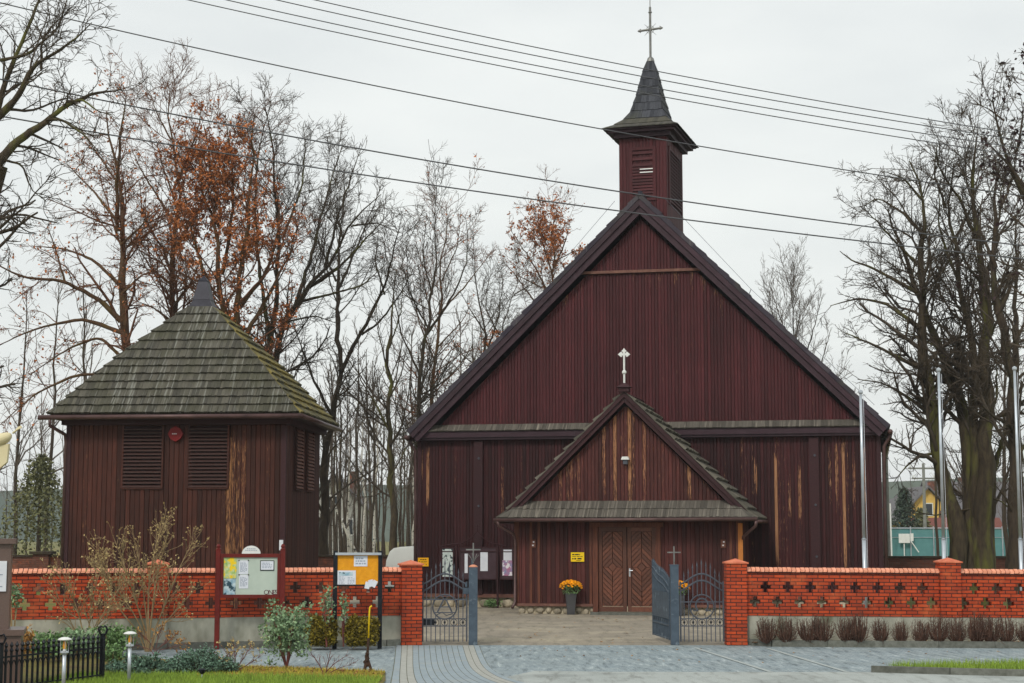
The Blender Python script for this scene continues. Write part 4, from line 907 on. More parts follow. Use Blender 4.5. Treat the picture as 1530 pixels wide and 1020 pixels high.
mb = MB(); mb.box((xl + .04, -.025, bz0 - .03), (xr - .04, .03, bz0)); mb.build('bottom_rail', M['blackiron'], ob)
for a, b, n in (((529, 830), (549, 846), 3), ((504, 852), (531.5, 873), 0)):
    pp = sheetlet(ob, 'notice', a, b, M['paper'], Y=Yo, o=po); (printed(pp, a, b, n, o=po, Y=Yo) if n else None)
    if not n:
        sheetlet(pp, 'picture', (507, 854.5), (527, 860), M['poster2'], y=-.0165, Y=Yo, o=po); printed(pp, (505, 860), (517, 873), 6, o=po, Y=Yo, pad=.05); printed(pp, (518, 861), (531, 873), 5, o=po, Y=Yo, pad=.05)
mb = MB(); (x0, z0) = q(553, 871, Yo, po)
for k, (dx, dz, an) in enumerate(((0, -.04, .2), (.07, 0, -.25), (.13, -.01, .5))): mb.obox((x0 + dx - .05, -.035 - .01 * k, z0 + dz), (.09, .004, .13), Matrix.Rotation(an, 4, 'Y'))
mb.build('loose_notice', M['paper'], ob)
# glazed cases before the church wall
dc = thing('display_case', 'dark wrought iron display case of three panels before the church wall', 'display case', on(CO, CYAW, -4.55, -.45, 0), R(-CYAW))
def qc(px, py): a = local(CO, CYAW, px, py, -.45); return (a[0] + 4.55, a[1])
mb = MB()
for x in (682, 743.5): u = qc(x, 880)[0]; mb.box((u - .025, -.025, 0), (u + .025, .025, qc(x, 815)[1]))
P = [qc(657, 815), qc(690, 811.5), qc(703, 804), qc(713, 794), qc(723, 804), qc(736, 811.5), qc(757, 815)]
mb.tube([(a, 0, b) for a, b in P], .018, 6); u, z = qc(713, 794); mb.tube([(u, 0, z), (u, 0, z + .2)], .014, 6); mb.tube([(u - .07, 0, z + .13), (u + .07, 0, z + .13)], .012, 6); u0, u1 = qc(655, 840)[0], qc(770, 840)[0]; zz = qc(700, 824)[1]; mb.tube([(u0, .02, zz), (u1, .02, zz)], .014, 6); mb.build('frame', M['beam'], dc)
M['poster3'] = pm('colour_poster', C('c46a8c'), C('6a9ac0'), 7, .5, bmp=0, c3=C('e8e4ea'), s3=6, lo3=.5, hi3=.55)
M['casebrown'] = pm('display_backing', C('3c2a30'), C('4c3840'), 4, .4)
M['fishposter'] = pm('sketch_poster', C('cdd6d2'), C('b4c2be'), 10, .5, bmp=0, c3=C('3d4c50'), s3=9, lo3=.56, hi3=.6)
for (a, b, items) in (((658, 817), (678, 863), [((661, 820), (676, 862), 'fishposter')]), ((686, 817), (742, 866), [((694, 827), (698.5, 856), 'paper'), ((717.5, 824), (728.5, 853), 'paper')]), ((747, 818), (767, 866), [((752, 821), (764.5, 837), 'paper'), ((750.5, 837), (765, 860), 'poster3')])):
    (x0, z1), (x1, z0) = qc(*a), qc(*b); mb = MB(); mb.box((x0, .03, z0), (x1, .09, z1)); cs = mb.build('case', M['casebrown'], dc)
    mb = MB(); e = .03
    mb.box((x0, .01, z0), (x0 + e, .029, z1)); mb.box((x1 - e, .01, z0), (x1, .029, z1)); mb.box((x0 + e, .01, z0), (x1 - e, .029, z0 + e)); mb.box((x0 + e, .01, z1 - e), (x1 - e, .029, z1)); mb.build('case_frame', M['beam'], cs)
    for (c, d, mm) in items:
        (x0, z1), (x1, z0) = qc(*c), qc(*d); mb = MB(); mb.box((x0, .02, z0), (x1, .0285, z1)); mb.build('notice' if mm == 'paper' else 'poster', M[mm], cs)
# yellow signs on the church walls
def yellow_sign(label, px0, py0, px1, py1, v, m, rows):
    (x0, z1), (x1, z0) = local(CO, CYAW, px0, py0, v), local(CO, CYAW, px1, py1, v); c = ((x0 + x1) / 2, (z0 + z1) / 2); W, Hh = x1 - x0, z1 - z0
    t = thing('warning_sign', label, 'sign', on(CO, CYAW, c[0], v, c[1]), R(-CYAW)); mb = MB(); mb.box((-W / 2, -.012, -Hh / 2), (W / 2, 0, Hh / 2)); mb.build('sign_plate', M[m], t)
    mb = MB()
    for (z, h, ws) in rows:
        for (a, b) in ws: mb.box((a * W, -.0145, (z - h / 2) * Hh), (b * W, -.0122, (z + h / 2) * Hh))
    mb.build('lettering', M['ink'], t)
yellow_sign('amber warning sign at the left corner of the church wall', 624.5, 833, 640.5, 846, -.04, 'yellowo', [(.28, .1, [(-.28, -.12), (-.07, .1), (.14, .3)]), (.06, .05, [(-.4, -.28), (-.2, .02), (.05, .35)]), (-.1, .035, [(-.2, .0), (.04, .3)]), (-.3, .08, [(.25, .33)])])
yellow_sign('lemon yellow warning sign on the porch wall left of the door', 853, 825, 873, 839, PV - .05, 'yellow', [(.26, .13, [(-.4, -.22), (-.18, .1), (.14, .2)]), (.06, .06, [(-.4, -.1), (-.06, .15), (.2, .38)]), (-.18, .16, [(-.4, -.3), (-.24, -.1), (.0, .3)]), (-.38, .05, [(-.1, .25)])])
for lab, px, py in (('small framed picture hanging on porch boards left of the door', 797, 812), ('small framed picture hanging on porch boards right of the door', 1081, 812)):
    (u, z) = local(CO, CYAW, px, py, PV - .05); t = thing('framed_picture', lab, 'picture', on(CO, CYAW, u, PV - .047, z), R(-CYAW)); mb = MB()
    mb.box((-.07, -.02, -.11), (.07, 0, .11)); mb.build('frame', M['frame'], t); mb = MB(); mb.box((-.045, -.024, .01), (.045, -.0205, .08)); mb.box((-.045, -.024, -.08), (.045, -.0205, -.01)); mb.build('picture', M['trimw'], t)
    mb = MB(); mb.box((-.03, -.026, -.06), (.01, -.0243, -.03)); mb.box((-.01, -.026, .03), (.03, -.0243, .06)); mb.build('highlight', M['paper'], t)
# pots of chrysanthemums
def pot(label, loc):
    t = thing('flower_pot', label, 'flower pot', loc); mb = MB(); a, b, h = .1, .145, .56
    mb.add([(-a, -a, 0), (a, -a, 0), (a, a, 0), (-a, a, 0), (-b, -b, h), (b, -b, h), (b, b, h), (-b, b, h), (-b + .02, -b + .02, h - .03), (b - .02, -b + .02, h - .03), (b - .02, b - .02, h - .03), (-b + .02, b - .02, h - .03)],
           [(3, 2, 1, 0), (0, 1, 5, 4), (1, 2, 6, 5), (2, 3, 7, 6), (3, 0, 4, 7), (4, 5, 9, 8), (5, 6, 10, 9), (6, 7, 11, 10), (7, 4, 8, 11), (8, 9, 10, 11)]); mb.build('pot', M['pot'], t)
    mb = MB(); ml = MB()
    for k in range(190):
        a = random.uniform(0, 6.28); rr = math.sqrt(random.random()); x, y = .3 * rr * math.cos(a), .28 * rr * math.sin(a); z = h + .13 + .2 * math.sqrt(max(0, 1 - rr * rr)) + random.uniform(-.03, .02); mb.blob((x, y, z), (.032, .032, .02), 6, 3, .25)
    for k in range(260):
        a = random.uniform(0, 6.28); rr = math.sqrt(random.random()) * .25; x, y, z = rr * math.cos(a), rr * math.sin(a), h + random.uniform(-.02, .2); s = .03
        d = Vector((random.uniform(-1, 1), random.uniform(-1, 1), random.uniform(-1, 1))).normalized() * s; e = Vector((random.uniform(-1, 1), random.uniform(-1, 1), random.uniform(-1, 1))).normalized() * s
        p = Vector((x, y, z)); ml.quad(p - d, p - e * .6, p + d, p + e * .6)
    mb.build('flowers', M['flower'], t); ml.build('leaves', M['leaf'], t); return t
(u, z) = local(CO, CYAW, 853, 922, PV - .3); p = on(CO, CYAW, u, PV - .3, 0); pot('tall tapered grey pot of orange chrysanthemums left of the church door', p)
(u, z) = local(CO, CYAW, 1014, 922, PV - .3); p = on(CO, CYAW, u, PV - .35, 0); pot('grey pot of orange chrysanthemums half hidden behind the crucifix gate post', p)

# ------------------------------------------------------------------ flagpoles, bollard lights, ornamental fence, monument, stake
for lab, px, pt, Y, lean in (('slim metal flagpole before the right corner of the church', 1292, 588, 34.6, -.0), ('slim metal flagpole behind the right brick pillar', 1411, 555, 34.8, 0), ('slim metal flagpole at the right edge before the trees', 1526, 553, 35.0, 0)):
    p = at(px, 850, Y); h = at(px, pt, Y).z; t = thing('flagpole', lab, 'flagpole', (p.x, Y, 0), 0, 'flagpoles behind the right wall'); hb = at(px, 806, Y).z
    mb = MB(); mb.tube([(0, 0, 0), (0, 0, hb)], .044, 12); mb.tube([(0, 0, hb), (0, 0, hb + .02)], .05, 12); mb.tube([(0, 0, hb), (0, 0, h)], [.035, .028], 12); mb.build('pole', M['galv'], t, True)
    mb = MB(); mb.lathe([(.035, 0), (.05, .02), (.05, .06), (.0, .09)], 10, (0, 0, h)); mb.build('finial', M['galv'], t)
    mb = MB(); mb.tube([(.05, -.03, h - .05), (.055, -.05, 1.4)], .004, 4); mb.box((.03, -.06, 1.35), (.06, -.04, 1.42)); mb.build('rope', M['paper'], t)
def bollard(label, px, py, Y, h):
    p = at(px, py, Y); t = thing('bollard_light', label, 'garden light', (p.x, Y, 0)); mb = MB(); mb.tube([(0, 0, 0), (0, 0, h - .2)], .027, 12); mb.tube([(0, 0, 0), (0, 0, .015)], .06, 12); mb.build('post', M['galv'], t, True)
    mb = MB(); mb.lathe([(.06, 0), (.06, .015), (.03, .03)], 14, (0, 0, h - .215)); mb.build('collar', M['galv'], t)
    mb = MB(); mb.lathe([(.022, 0), (.026, .05), (.018, .1)], 10, (0, 0, h - .16)); mb.build('bulb', M['lampglass'], t); mb = MB(); mb.lathe([(.02, 0), (.02, .04)], 10, (0, 0, h - .2)); mb.build('bulb_socket', M['white'], t)
    for k in range(4): a = k * math.pi / 2 + .4; mb = MB(); mb.tube([(.052 * math.cos(a), .052 * math.sin(a), h - .2), (.056 * math.cos(a), .056 * math.sin(a), h - .03)], .004, 5); mb.build('cage_rod', M['galv'], t)
    mb = MB(); mb.lathe([(.09, -.008), (.095, 0), (.08, .015), (.04, .03), (.0, .034)], 18, (0, 0, h - .035)); mb.build('cap', M['white'], t, True)
bollard('pale garden light before the black fence', 97, 950, 23.0, .77); bollard('pale garden light beside the spreading junipers', 194.5, 940, 24.5, .76)
t = thing('solar_spot', 'tiny black solar lamp low in the lawn', 'garden light', (at(302, 1000, 25.0).x, 25.0, 0)); mb = MB(); mb.tube([(0, 0, 0), (0, 0, .12)], .01, 6); mb.build('spike', M['galv'], t)
mb = MB(); mb.lathe([(.02, .11), (.05, .14), (.055, .17), (.03, .19)], 12); mb.build('lamp_head', M['blackiron'], t)
A, B = Vector((-6.9, 22.9, 0)), Vector((-6.02, 24.95, 0)); d = B - A; L_ = d.length; ang = math.atan2(d.y, d.x)
t = thing('ornamental_fence', 'low black wrought iron fence beside the granite monument', 'fence', A, ang)
for x in (0, L_):
    mb = MB(); mb.box((x - .028, -.028, 0), (x + .028, .028, .7)); p = mb.build('post', M['blackiron'], t); mb = MB()
    for k in range(4):
        a = k * math.pi / 2; c, s = math.cos(a), math.sin(a); mb.tube([(x, 0, .66), (x + .06 * c, .06 * s, .7), (x + .09 * c, .09 * s, .76), (x + .05 * c, .05 * s, .81), (x, 0, .79)], .01, 6)
    mb.build('scroll_finial', M['blackiron'], p)
mb = MB()
for z in (.1, .5): mb.box((.03, -.008, z - .012), (L_ - .03, .008, z + .012))
mb.build('rail', M['blackiron'], t)
n = 19
for k in range(n):
    x = L_ * (k + 1) / (n + 1); mb = MB(); mb.box((x - .012, -.012, .03), (x + .012, .012, .56)); mb.lathe([(.012, 0), (.03, .03), (.012, .07), (.028, .1), (.004, .15)], 6, (x, 0, .55)); mb.tube([(x - .05, 0, .45), (x - .02, 0, .40), (x, 0, .33), (x + .02, 0, .4), (x + .05, 0, .45)], .008, 5); mb.build('picket', M['blackiron'], t)
t = thing('monument', 'brown granite monument pedestal with pale plaque at the left edge', 'monument', (-7.75, 23.75, 0), R(14))
mb = MB(); mb.box((-.9, -.5, 0), (.86, .3, .76)); mb.box((-.94, -.54, .76), (.9, .34, .84)); mb.build('base', M['granite'], t)
mb = MB(); mb.box((-.7, -.3, .84), (.68, .25, 2.02)); mb.box((-.76, -.36, 2.02), (.74, .31, 2.09)); mb.build('pedestal', M['granite'], t)
mb = MB(); mb.box((.1, -.325, 1.36), (.63, -.301, 1.78)); pl = mb.build('plaque', M['paper'], t); mb = MB()
for k in range(6): mb.box((.15, -.3275, 1.42 + k * .055), (.58 - .05 * (k % 3), -.3252, 1.435 + k * .055))
mb.build('lettering', M['greyink'], pl)
t2 = thing('statue', 'cream robed statue with outstretched arm standing on the granite pedestal', 'statue', (-7.92, 23.75, 2.06))
vs = [((0, 0, .02), .36), ((0, 0, .5), .3), ((0, 0, 1.0), .25), ((0, 0, 1.32), .24), ((0, 0, 1.5), .1), ((0, -.02, 1.62), .11), ((0, -.02, 1.76), .09), ((.24, 0, 1.36), .12), ((.5, -.06, 1.36), .125), ((.72, -.1, 1.42), .13), ((.86, -.12, 1.5), .05), ((-.24, 0, 1.36), .12), ((-.5, -.06, 1.36), .12), ((-.76, -.1, 1.42), .12), ((-.92, -.12, 1.5), .05)]
es = [(0, 1), (1, 2), (2, 3), (3, 4), (4, 5), (5, 6), (3, 7), (7, 8), (8, 9), (9, 10), (3, 11), (11, 12), (12, 13), (13, 14)]
me = bpy.data.meshes.new('body'); me.from_pydata([v[0] for v in vs], es, []); me.materials.append(M['cream']); ob_ = bpy.data.objects.new('body', me); COL.objects.link(ob_); ob_.parent = t2
sk = ob_.modifiers.new('skin', 'SKIN'); me.skin_vertices.new() if not me.skin_vertices else None
for i, v in enumerate(vs): me.skin_vertices[0].data[i].radius = (v[1], v[1] * .85)
me.skin_vertices[0].data[0].use_root = True; ss = ob_.modifiers.new('sub', 'SUBSURF'); ss.levels = 2; ss.render_levels = 2
mb = MB()
for s in (1, -1):
    for k in range(5): mb.tube([(s * .87, -.12 + .012 * (k - 2), 1.51), (s * (.93 + .01 * (2 - abs(k - 2))), -.125 + .02 * (k - 2), 1.55 + .01 * k), (s * (.97 + .015 * (2 - abs(k - 2))), -.13 + .024 * (k - 2), 1.57 + .012 * k)], [.011, .01, .007], 6)
mb.build('fingers', M['cream'], t2)
for s in (1, -1): mb = MB(); mb.prism([(s * .5, 1.3), (s * .82, 1.36), (s * .8, 1.1), (s * .66, .98)], -.14, -.06); mb.build('sleeve', M['cream'], t2)
p = gnd(550, 1003); t = thing('marker_stake', 'thin stake with yellow upper half and rusty foot in the lawn edge', 'stake', (p.x, p.y, 0)); h = at(552, 905, p.y).z
mb = MB(); mb.tube([(0, 0, .5), (.012, 0, h - .08), (.02, 0, h - .02), (.05, -.01, h)], .013, 8); mb.build('yellow_top', M['yellow'], t, True)
mb = MB(); mb.tube([(-.02, 0, .08), (-.01, 0, .3), (0, 0, .52)], [.035, .022, .02], 8)
for k in range(3): a = k * 2.1; mb.tube([(-.02, 0, .2), (-.02 + .08 * math.cos(a), .06 * math.sin(a), 0)], [.03, .02], 6)
for k in range(6): mb.blob((-.02 + random.uniform(-.03, .03), random.uniform(-.03, .03), .1 + .035 * k), (.035, .03, .03), 6, 4, .3)
mb.build('rusty_foot', M['rust'], t)

# ------------------------------------------------------------------ van, back walls, far buildings
vx0 = at(575, 840, 53).x; t = thing('white_van', 'pale windowless van rear parked behind the church corner', 'van', (vx0 + .86, 53, 0), R(-4))
prof = [(-.86, .3), (-.86, .95), (-.83, 1.3), (-.72, 1.58), (-.6, 1.68), (-.4, 1.72), (.4, 1.72), (.6, 1.68), (.72, 1.58), (.83, 1.3), (.86, .95), (.86, .3)]
mb = MB(); mb.prism(prof, .05, 3.0)
n = len(prof); hood = [(x * .97, min(z, .98)) for x, z in prof]; vs = [(x, 3.0, z) for x, z in prof] + [(x, 3.5, min(z, 1.0)) for x, z in prof] + [(x * .92, 4.1, min(z, .9)) for x, z in prof]
mb.add(vs, [(i, i + 1, i + 1 + n, i + n) for i in range(n - 1)] + [(n + i, n + i + 1, n + i + 1 + n, n + i + n) for i in range(n - 1)] + [tuple(range(2 * n, 3 * n))]); mb.build('body', M['paint'], t)
mb = MB(); mb.prism([(x * .9, .36 + (z - .3) * .93) for x, z in prof], .035, .049); rd = mb.build('rear_door', M['paint'], t)
mb = MB(); mb.box((-.02, .01, .95), (.02, .034, 1.05)); mb.build('handle', M['ink'], rd)
for s in (-1, 1):
    mb = MB(); mb.box((s * .8 - .05, .02, .75), (s * .8 + .05, .06, 1.1)); mb.build('tail_light', M['lampred'], t)
    for y in (.75, 3.35): mb = MB(); mb.tube([(s * .86, y, .31), (s * .66, y, .31)], .31, 18); wv = mb.build('wheel', M['tyre'], t); mb = MB(); mb.tube([(s * .87, y, .31), (s * .84, y, .31)], .19, 14); mb.build('rim', M['galv'], wv)
mb = MB(); mb.box((-.88, -.02, .3), (.88, .05, .48)); mb.build('bumper', M['ink'], t); mb = MB(); mb.add([(-.66, 2.99, 1.62), (.66, 2.99, 1.62), (.72, 3.52, 1.02), (-.72, 3.52, 1.02)], [(0, 1, 2, 3)]); mb.build('windscreen', M['glassdark'], t)
def backwall(label, x0, x1, Y, h, pil):
    t = thing('old_brick_wall', label, 'wall', ((x0 + x1) / 2, Y, 0)); a, b = x0 - (x0 + x1) / 2, x1 - (x0 + x1) / 2
    mb = MB(); mb.box((a, -.14, -.1), (b, .14, h)); mb.build('masonry', M['oldbrick'], t); mb = MB(); mb.box((a, -.2, h), (b, .2, h + .07)); mb.build('coping', M['barkdark'], t)
    for x in pil: c = x - (x0 + x1) / 2; mb = MB(); mb.box((c - .3, -.3, -.1), (c + .3, .3, h + .1)); pp = mb.build('pillar', M['oldbrick'], t); mb = MB(); mb.box((c - .4, -.4, h + .1), (c + .4, .4, h + .2)); mb.build('cap', M['barkdark'], pp)
backwall('old brown brick wall with dark coping behind the bell tower', -38, 1.5, 63, 1.27, [at(64, 830, 63).x, at(64, 830, 63).x - 5, -8.5, -4])
backwall('mossy old brown brick wall behind the right-hand trees', 13.0, 40, 60, 1.27, [22, 30])
Yc = 92; x0, x1 = at(1326, 800, Yc).x, at(1600, 800, Yc).x
t = thing('court_screen', 'teal windbreak screen of a sports court beyond the right back wall', 'fence', ((x0 + x1) / 2, Yc, 0)); hw = (x1 - x0) / 2; mb = MB(); mb.box((-hw, -.02, .2), (hw, .02, 2.35)); mb.build('screen', M['teal'], t)
for k in range(9): x = -hw + 2 * hw * k / 8; mb = MB(); mb.tube([(x, -.06, 0), (x, -.06, 2.5)], .035, 8); mb.build('post', M['galv'], t)
mb = MB(); mb.tube([(-hw, -.06, 2.4), (hw, -.06, 2.4)], .03, 6); mb.tube([(-hw, -.06, 1.9), (hw, -.06, 1.9)], .015, 6); mb.build('rail', M['galv'], t)
p = at(1351, 803, Yc - .3); t = thing('braced_board', 'white square board with slanted brace before the teal screen', 'board', (p.x, p.y, 0)); mb = MB(); mb.box((-.3, -.03, 1.6), (.3, .0, 2.1)); mb.build('panel', M['white'], t); mb = MB(); mb.tube([(0, .05, 0), (0, .05, 2.1)], .03, 6); mb.tube([(.35, -.05, 1.7), (.75, -.1, 1.1)], .03, 6); mb.box((.33, -.03, 1.7), (.5, 0, 2.12)); mb.build('brace', M['white'], t)
def house(name, label, px, Y, W, D, eave, ridge, m, mr, rot=0, wins=()):
    p = at(px, 800, Y); t = thing(name, label, 'house', (p.x, Y, 0), R(rot)); mb = MB(); h = W / 2
    mb.prism([(-h, -.2), (h, -.2), (h, eave), (0, ridge), (-h, eave)], 0, D); mb.build('wall', M[m], t)
    k = (ridge - eave) / h
    for s in (-1, 1):
        mb = MB(); e = h + .5; vs = []
        for y in (-.5, D + .5): vs += [(0, y, ridge + .08), (s * e, y, ridge - k * e + .08), (s * e, y, ridge - k * e + .26), (0, y, ridge + .26)]
        mb.add(vs, [(0, 1, 2, 3), (7, 6, 5, 4), (0, 4, 5, 1), (3, 2, 6, 7), (1, 5, 6, 2)]); mb.build('roof', M[mr], t)
    mb = MB(); mb.box((h * .35, D * .5, ridge - 1.5), (h * .35 + .6, D * .5 + .6, ridge + .8)); mb.build('chimney', M['oldbrick'], t)
    for (x, z, w_, hh) in wins:
        mb = MB(); mb.box((x - w_ / 2 - .08, -.05, z - hh / 2 - .08), (x + w_ / 2 + .08, -.003, z + hh / 2 + .08)); f = mb.build('window', M['white'], t); mb = MB(); mb.box((x - w_ / 2, -.07, z - hh / 2), (x + w_ / 2, -.052, z + hh / 2)); mb.build('pane', M['glassdark'], f)
    return t
house('yellow_house', 'yellow gabled house beyond the teal screen', 1388, 150, 7.2, 9, 2.4, 6.05, 'yellowwall', 'roofgrey', 0, [(0, 4.2, .7, 1.0), (-1.3, 1.6, 1, 1.1), (1.5, 1.6, 1, 1.1)])
house('yellow_house', 'low yellow house behind the blue spruce', 1336, 165, 8, 8, 2.6, 5.2, 'yellowwall', 'roofgrey', 0, [(-1, 2, 1, 1.1), (1.6, 2, 1, 1.1)])
house('white_house', 'small white house with red roof behind the right tree trunks', 1484, 125, 4.5, 6, 1.6, 3.0, 'whitewall', 'rooftile', 90, [])
house('white_house', 'pale house among thin trunks between bell tower and church', 497, 135, 5, 8, 4.2, 6.4, 'whitewall', 'roofgrey', 0, [(-1.4, 2.6, .8, 1.2), (1.2, 2.6, .8, 1.2), (0, 4.6, .7, .9)])
house('grey_house', 'grey roofed house low behind the teal screen at the right edge', 1520, 170, 12, 9, 3.2, 7.0, 'whitewall', 'roofgrey', 90, [])
def pole(label, px, py_top, Y, r, m, arms=()):
    p = at(px, 800, Y); h = at(px, py_top, Y).z; t = thing('utility_pole', label, 'pole', (p.x, Y, 0)); mb = MB(); mb.tube([(0, 0, 0), (0, 0, h)], [r, r * .7], 10); mb.build('pole', M[m], t)
    for z, w_ in arms: mb = MB(); mb.box((-w_, -.05, h - z - .05), (w_, .05, h - z + .05)); a = mb.build('crossarm', M['polec'], t); mb = MB(); [mb.tube([(x, 0, h - z + .05), (x, 0, h - z + .2)], .04, 6) for x in (-w_ + .1, w_ - .1)]; mb.build('insulator', M['white'], a)
pole('grey concrete pole beside the right corner of the church', 1325, 640, 62, .15, 'polec'); pole('pale thin pole behind the flagpoles with two crossarms', 1382.5, 692, 100, .12, 'polec', [(.3, .9), (.9, .7)]); pole('slim white pole at the left end of the teal screen', 1331, 752, 91, .07, 'white')

# ------------------------------------------------------------------ trees: limbs laid out one by one, branches and twigs grown from them
def np_mesh(name, V, Fq, m, parent, smooth=True):
    me = bpy.data.meshes.new(name); n = len(V); k = len(Fq)
    me.vertices.add(n); me.vertices.foreach_set('co', np.asarray(V, np.float32).ravel())
    me.loops.add(k * 4); me.loops.foreach_set('vertex_index', np.asarray(Fq, np.int32).ravel())
    me.polygons.add(k); me.polygons.foreach_set('loop_start', np.arange(0, k * 4, 4, dtype=np.int32)); me.polygons.foreach_set('loop_total', np.full(k, 4, np.int32))
    if smooth: me.polygons.foreach_set('use_smooth', np.ones(k, bool))
    a = me.attributes.new('rnd', 'FLOAT', 'POINT'); a.data.foreach_set('value', np.repeat(RNG.random(max(1, n // 4) + 1), 4)[:n].astype(np.float32))
    me.update(calc_edges=True); me.materials.append(m); o = bpy.data.objects.new(name, me); COL.objects.link(o); o.parent = parent; return o
def unit(a): return a / np.maximum(np.linalg.norm(a, axis=-1, keepdims=True), 1e-9)
def tubes(P, Rr, S, lump=0.0):
    N, K, _ = P.shape; T = np.empty_like(P); T[:, 1:-1] = P[:, 2:] - P[:, :-2]; T[:, 0] = P[:, 1] - P[:, 0]; T[:, -1] = P[:, -1] - P[:, -2]; T = unit(T)
    ax = unit(P[:, -1] - P[:, 0]); ref = np.where(np.abs(ax[:, 2:3]) < .8, np.array([[0, 0, 1.]]), np.array([[1., 0, 0]]))[:, None, :]
    A = unit(ref - T * (T * ref).sum(-1, keepdims=True)); B = np.cross(T, A); th = np.arange(S) * 2 * np.pi / S
    q_ = 1 + lump * RNG.normal(size=(N, K, S, 1))
    V = P[:, :, None, :] + q_ * Rr[:, :, None, None] * (np.cos(th)[None, None, :, None] * A[:, :, None, :] + np.sin(th)[None, None, :, None] * B[:, :, None, :])
    idx = np.arange(N * K * S).reshape(N, K, S); nx = np.roll(idx, -1, 2)
    Fq = np.stack([idx[:, :-1], nx[:, :-1], nx[:, 1:], idx[:, 1:]], -1).reshape(-1, 4); return V.reshape(-1, 3), Fq
def spawn(P, Rr, dens, lf, lmin, lmax, ang, t0, rr, K, up, wig, rmin, t1=1.0, side=None):
    N, KP, _ = P.shape; L = np.linalg.norm(P[:, 1:] - P[:, :-1], axis=-1).sum(1); cnt = RNG.poisson(L * dens * (t1 - t0)); ix = np.repeat(np.arange(N), cnt); n = len(ix)
    if n == 0: return np.zeros((0, K, 3)), np.zeros((0, K))
    t = t0 + (t1 - t0) * RNG.random(n) ** .85; f = t * (KP - 1) * .999; i = f.astype(int); fr = (f - i)[:, None]
    pos = P[ix, i] * (1 - fr) + P[ix, i + 1] * fr; tg = unit(P[ix, i + 1] - P[ix, i]); r0 = Rr[ix, i] * (1 - fr[:, 0]) + Rr[ix, i + 1] * fr[:, 0]
    pr = RNG.normal(size=(n, 3)); pr = unit(pr - tg * (pr * tg).sum(1, keepdims=True)); a = np.radians(RNG.uniform(*ang, n))[:, None]; d = unit(np.cos(a) * tg + np.sin(a) * pr)
    ln = np.clip(L[ix] * lf * (1.2 - .88 * t) * RNG.uniform(.55, 1.35, n), lmin, lmax); r = np.maximum(np.minimum(r0 * RNG.uniform(*rr, n), ln * .03 + .004), rmin)
    Q = np.empty((n, K, 3)); Q[:, 0] = pos
    for k in range(1, K):
        d = d + RNG.normal(size=(n, 3)) * wig; d[:, 2] += up; d = unit(d); Q[:, k] = Q[:, k - 1] + d * (ln / (K - 1))[:, None]
    tp = np.linspace(1, .4, K)[None, :]; return Q, np.maximum(r[:, None] * tp, rmin * .7)
def resample(P, K):
    P = np.array(P, float); s = np.r_[0, np.cumsum(np.linalg.norm(np.diff(P, axis=0), axis=1))]; t = np.linspace(0, s[-1], K)
    Q = np.stack([np.interp(t, s, P[:, j]) for j in range(3)], 1); W = Q.copy()
    for _ in range(2): W[1:-1] = (W[:-2] + 2 * W[1:-1] + W[2:]) / 4
    return W
def leafquads(pts, size, n_each=1, spread=.08, flat=0.0):
    pts = np.repeat(pts, n_each, 0); n = len(pts); c = pts + RNG.normal(size=(n, 3)) * spread; a = unit(RNG.normal(size=(n, 3))); b = RNG.normal(size=(n, 3)); b = unit(b - a * (a * b).sum(1, keepdims=True))
    s = size * RNG.uniform(.6, 1.35, (n, 1)); V = np.stack([c - a * s, c - b * s * .55, c + a * s, c + b * s * .55], 1).reshape(-1, 3); return V, np.arange(n * 4).reshape(n, 4)
def cat(parts):
    V = []; Fq = []; b = 0
    for v, f in parts:
        if len(v): V.append(v); Fq.append(f + b); b += len(v)
    return (np.concatenate(V), np.concatenate(Fq)) if V else (np.zeros((0, 3)), np.zeros((0, 4), int))
DM = 1.7
STD = dict(d1=1.5, d2=2.6, d3=4.5, l1=.42, l2=.42, l3=.45, up1=.05, up2=.03, up3=.02, ang=(28, 62), wig=.13, rmin=.0068, m1=3.2, m2=1.5, m3=.8, t0=.25)
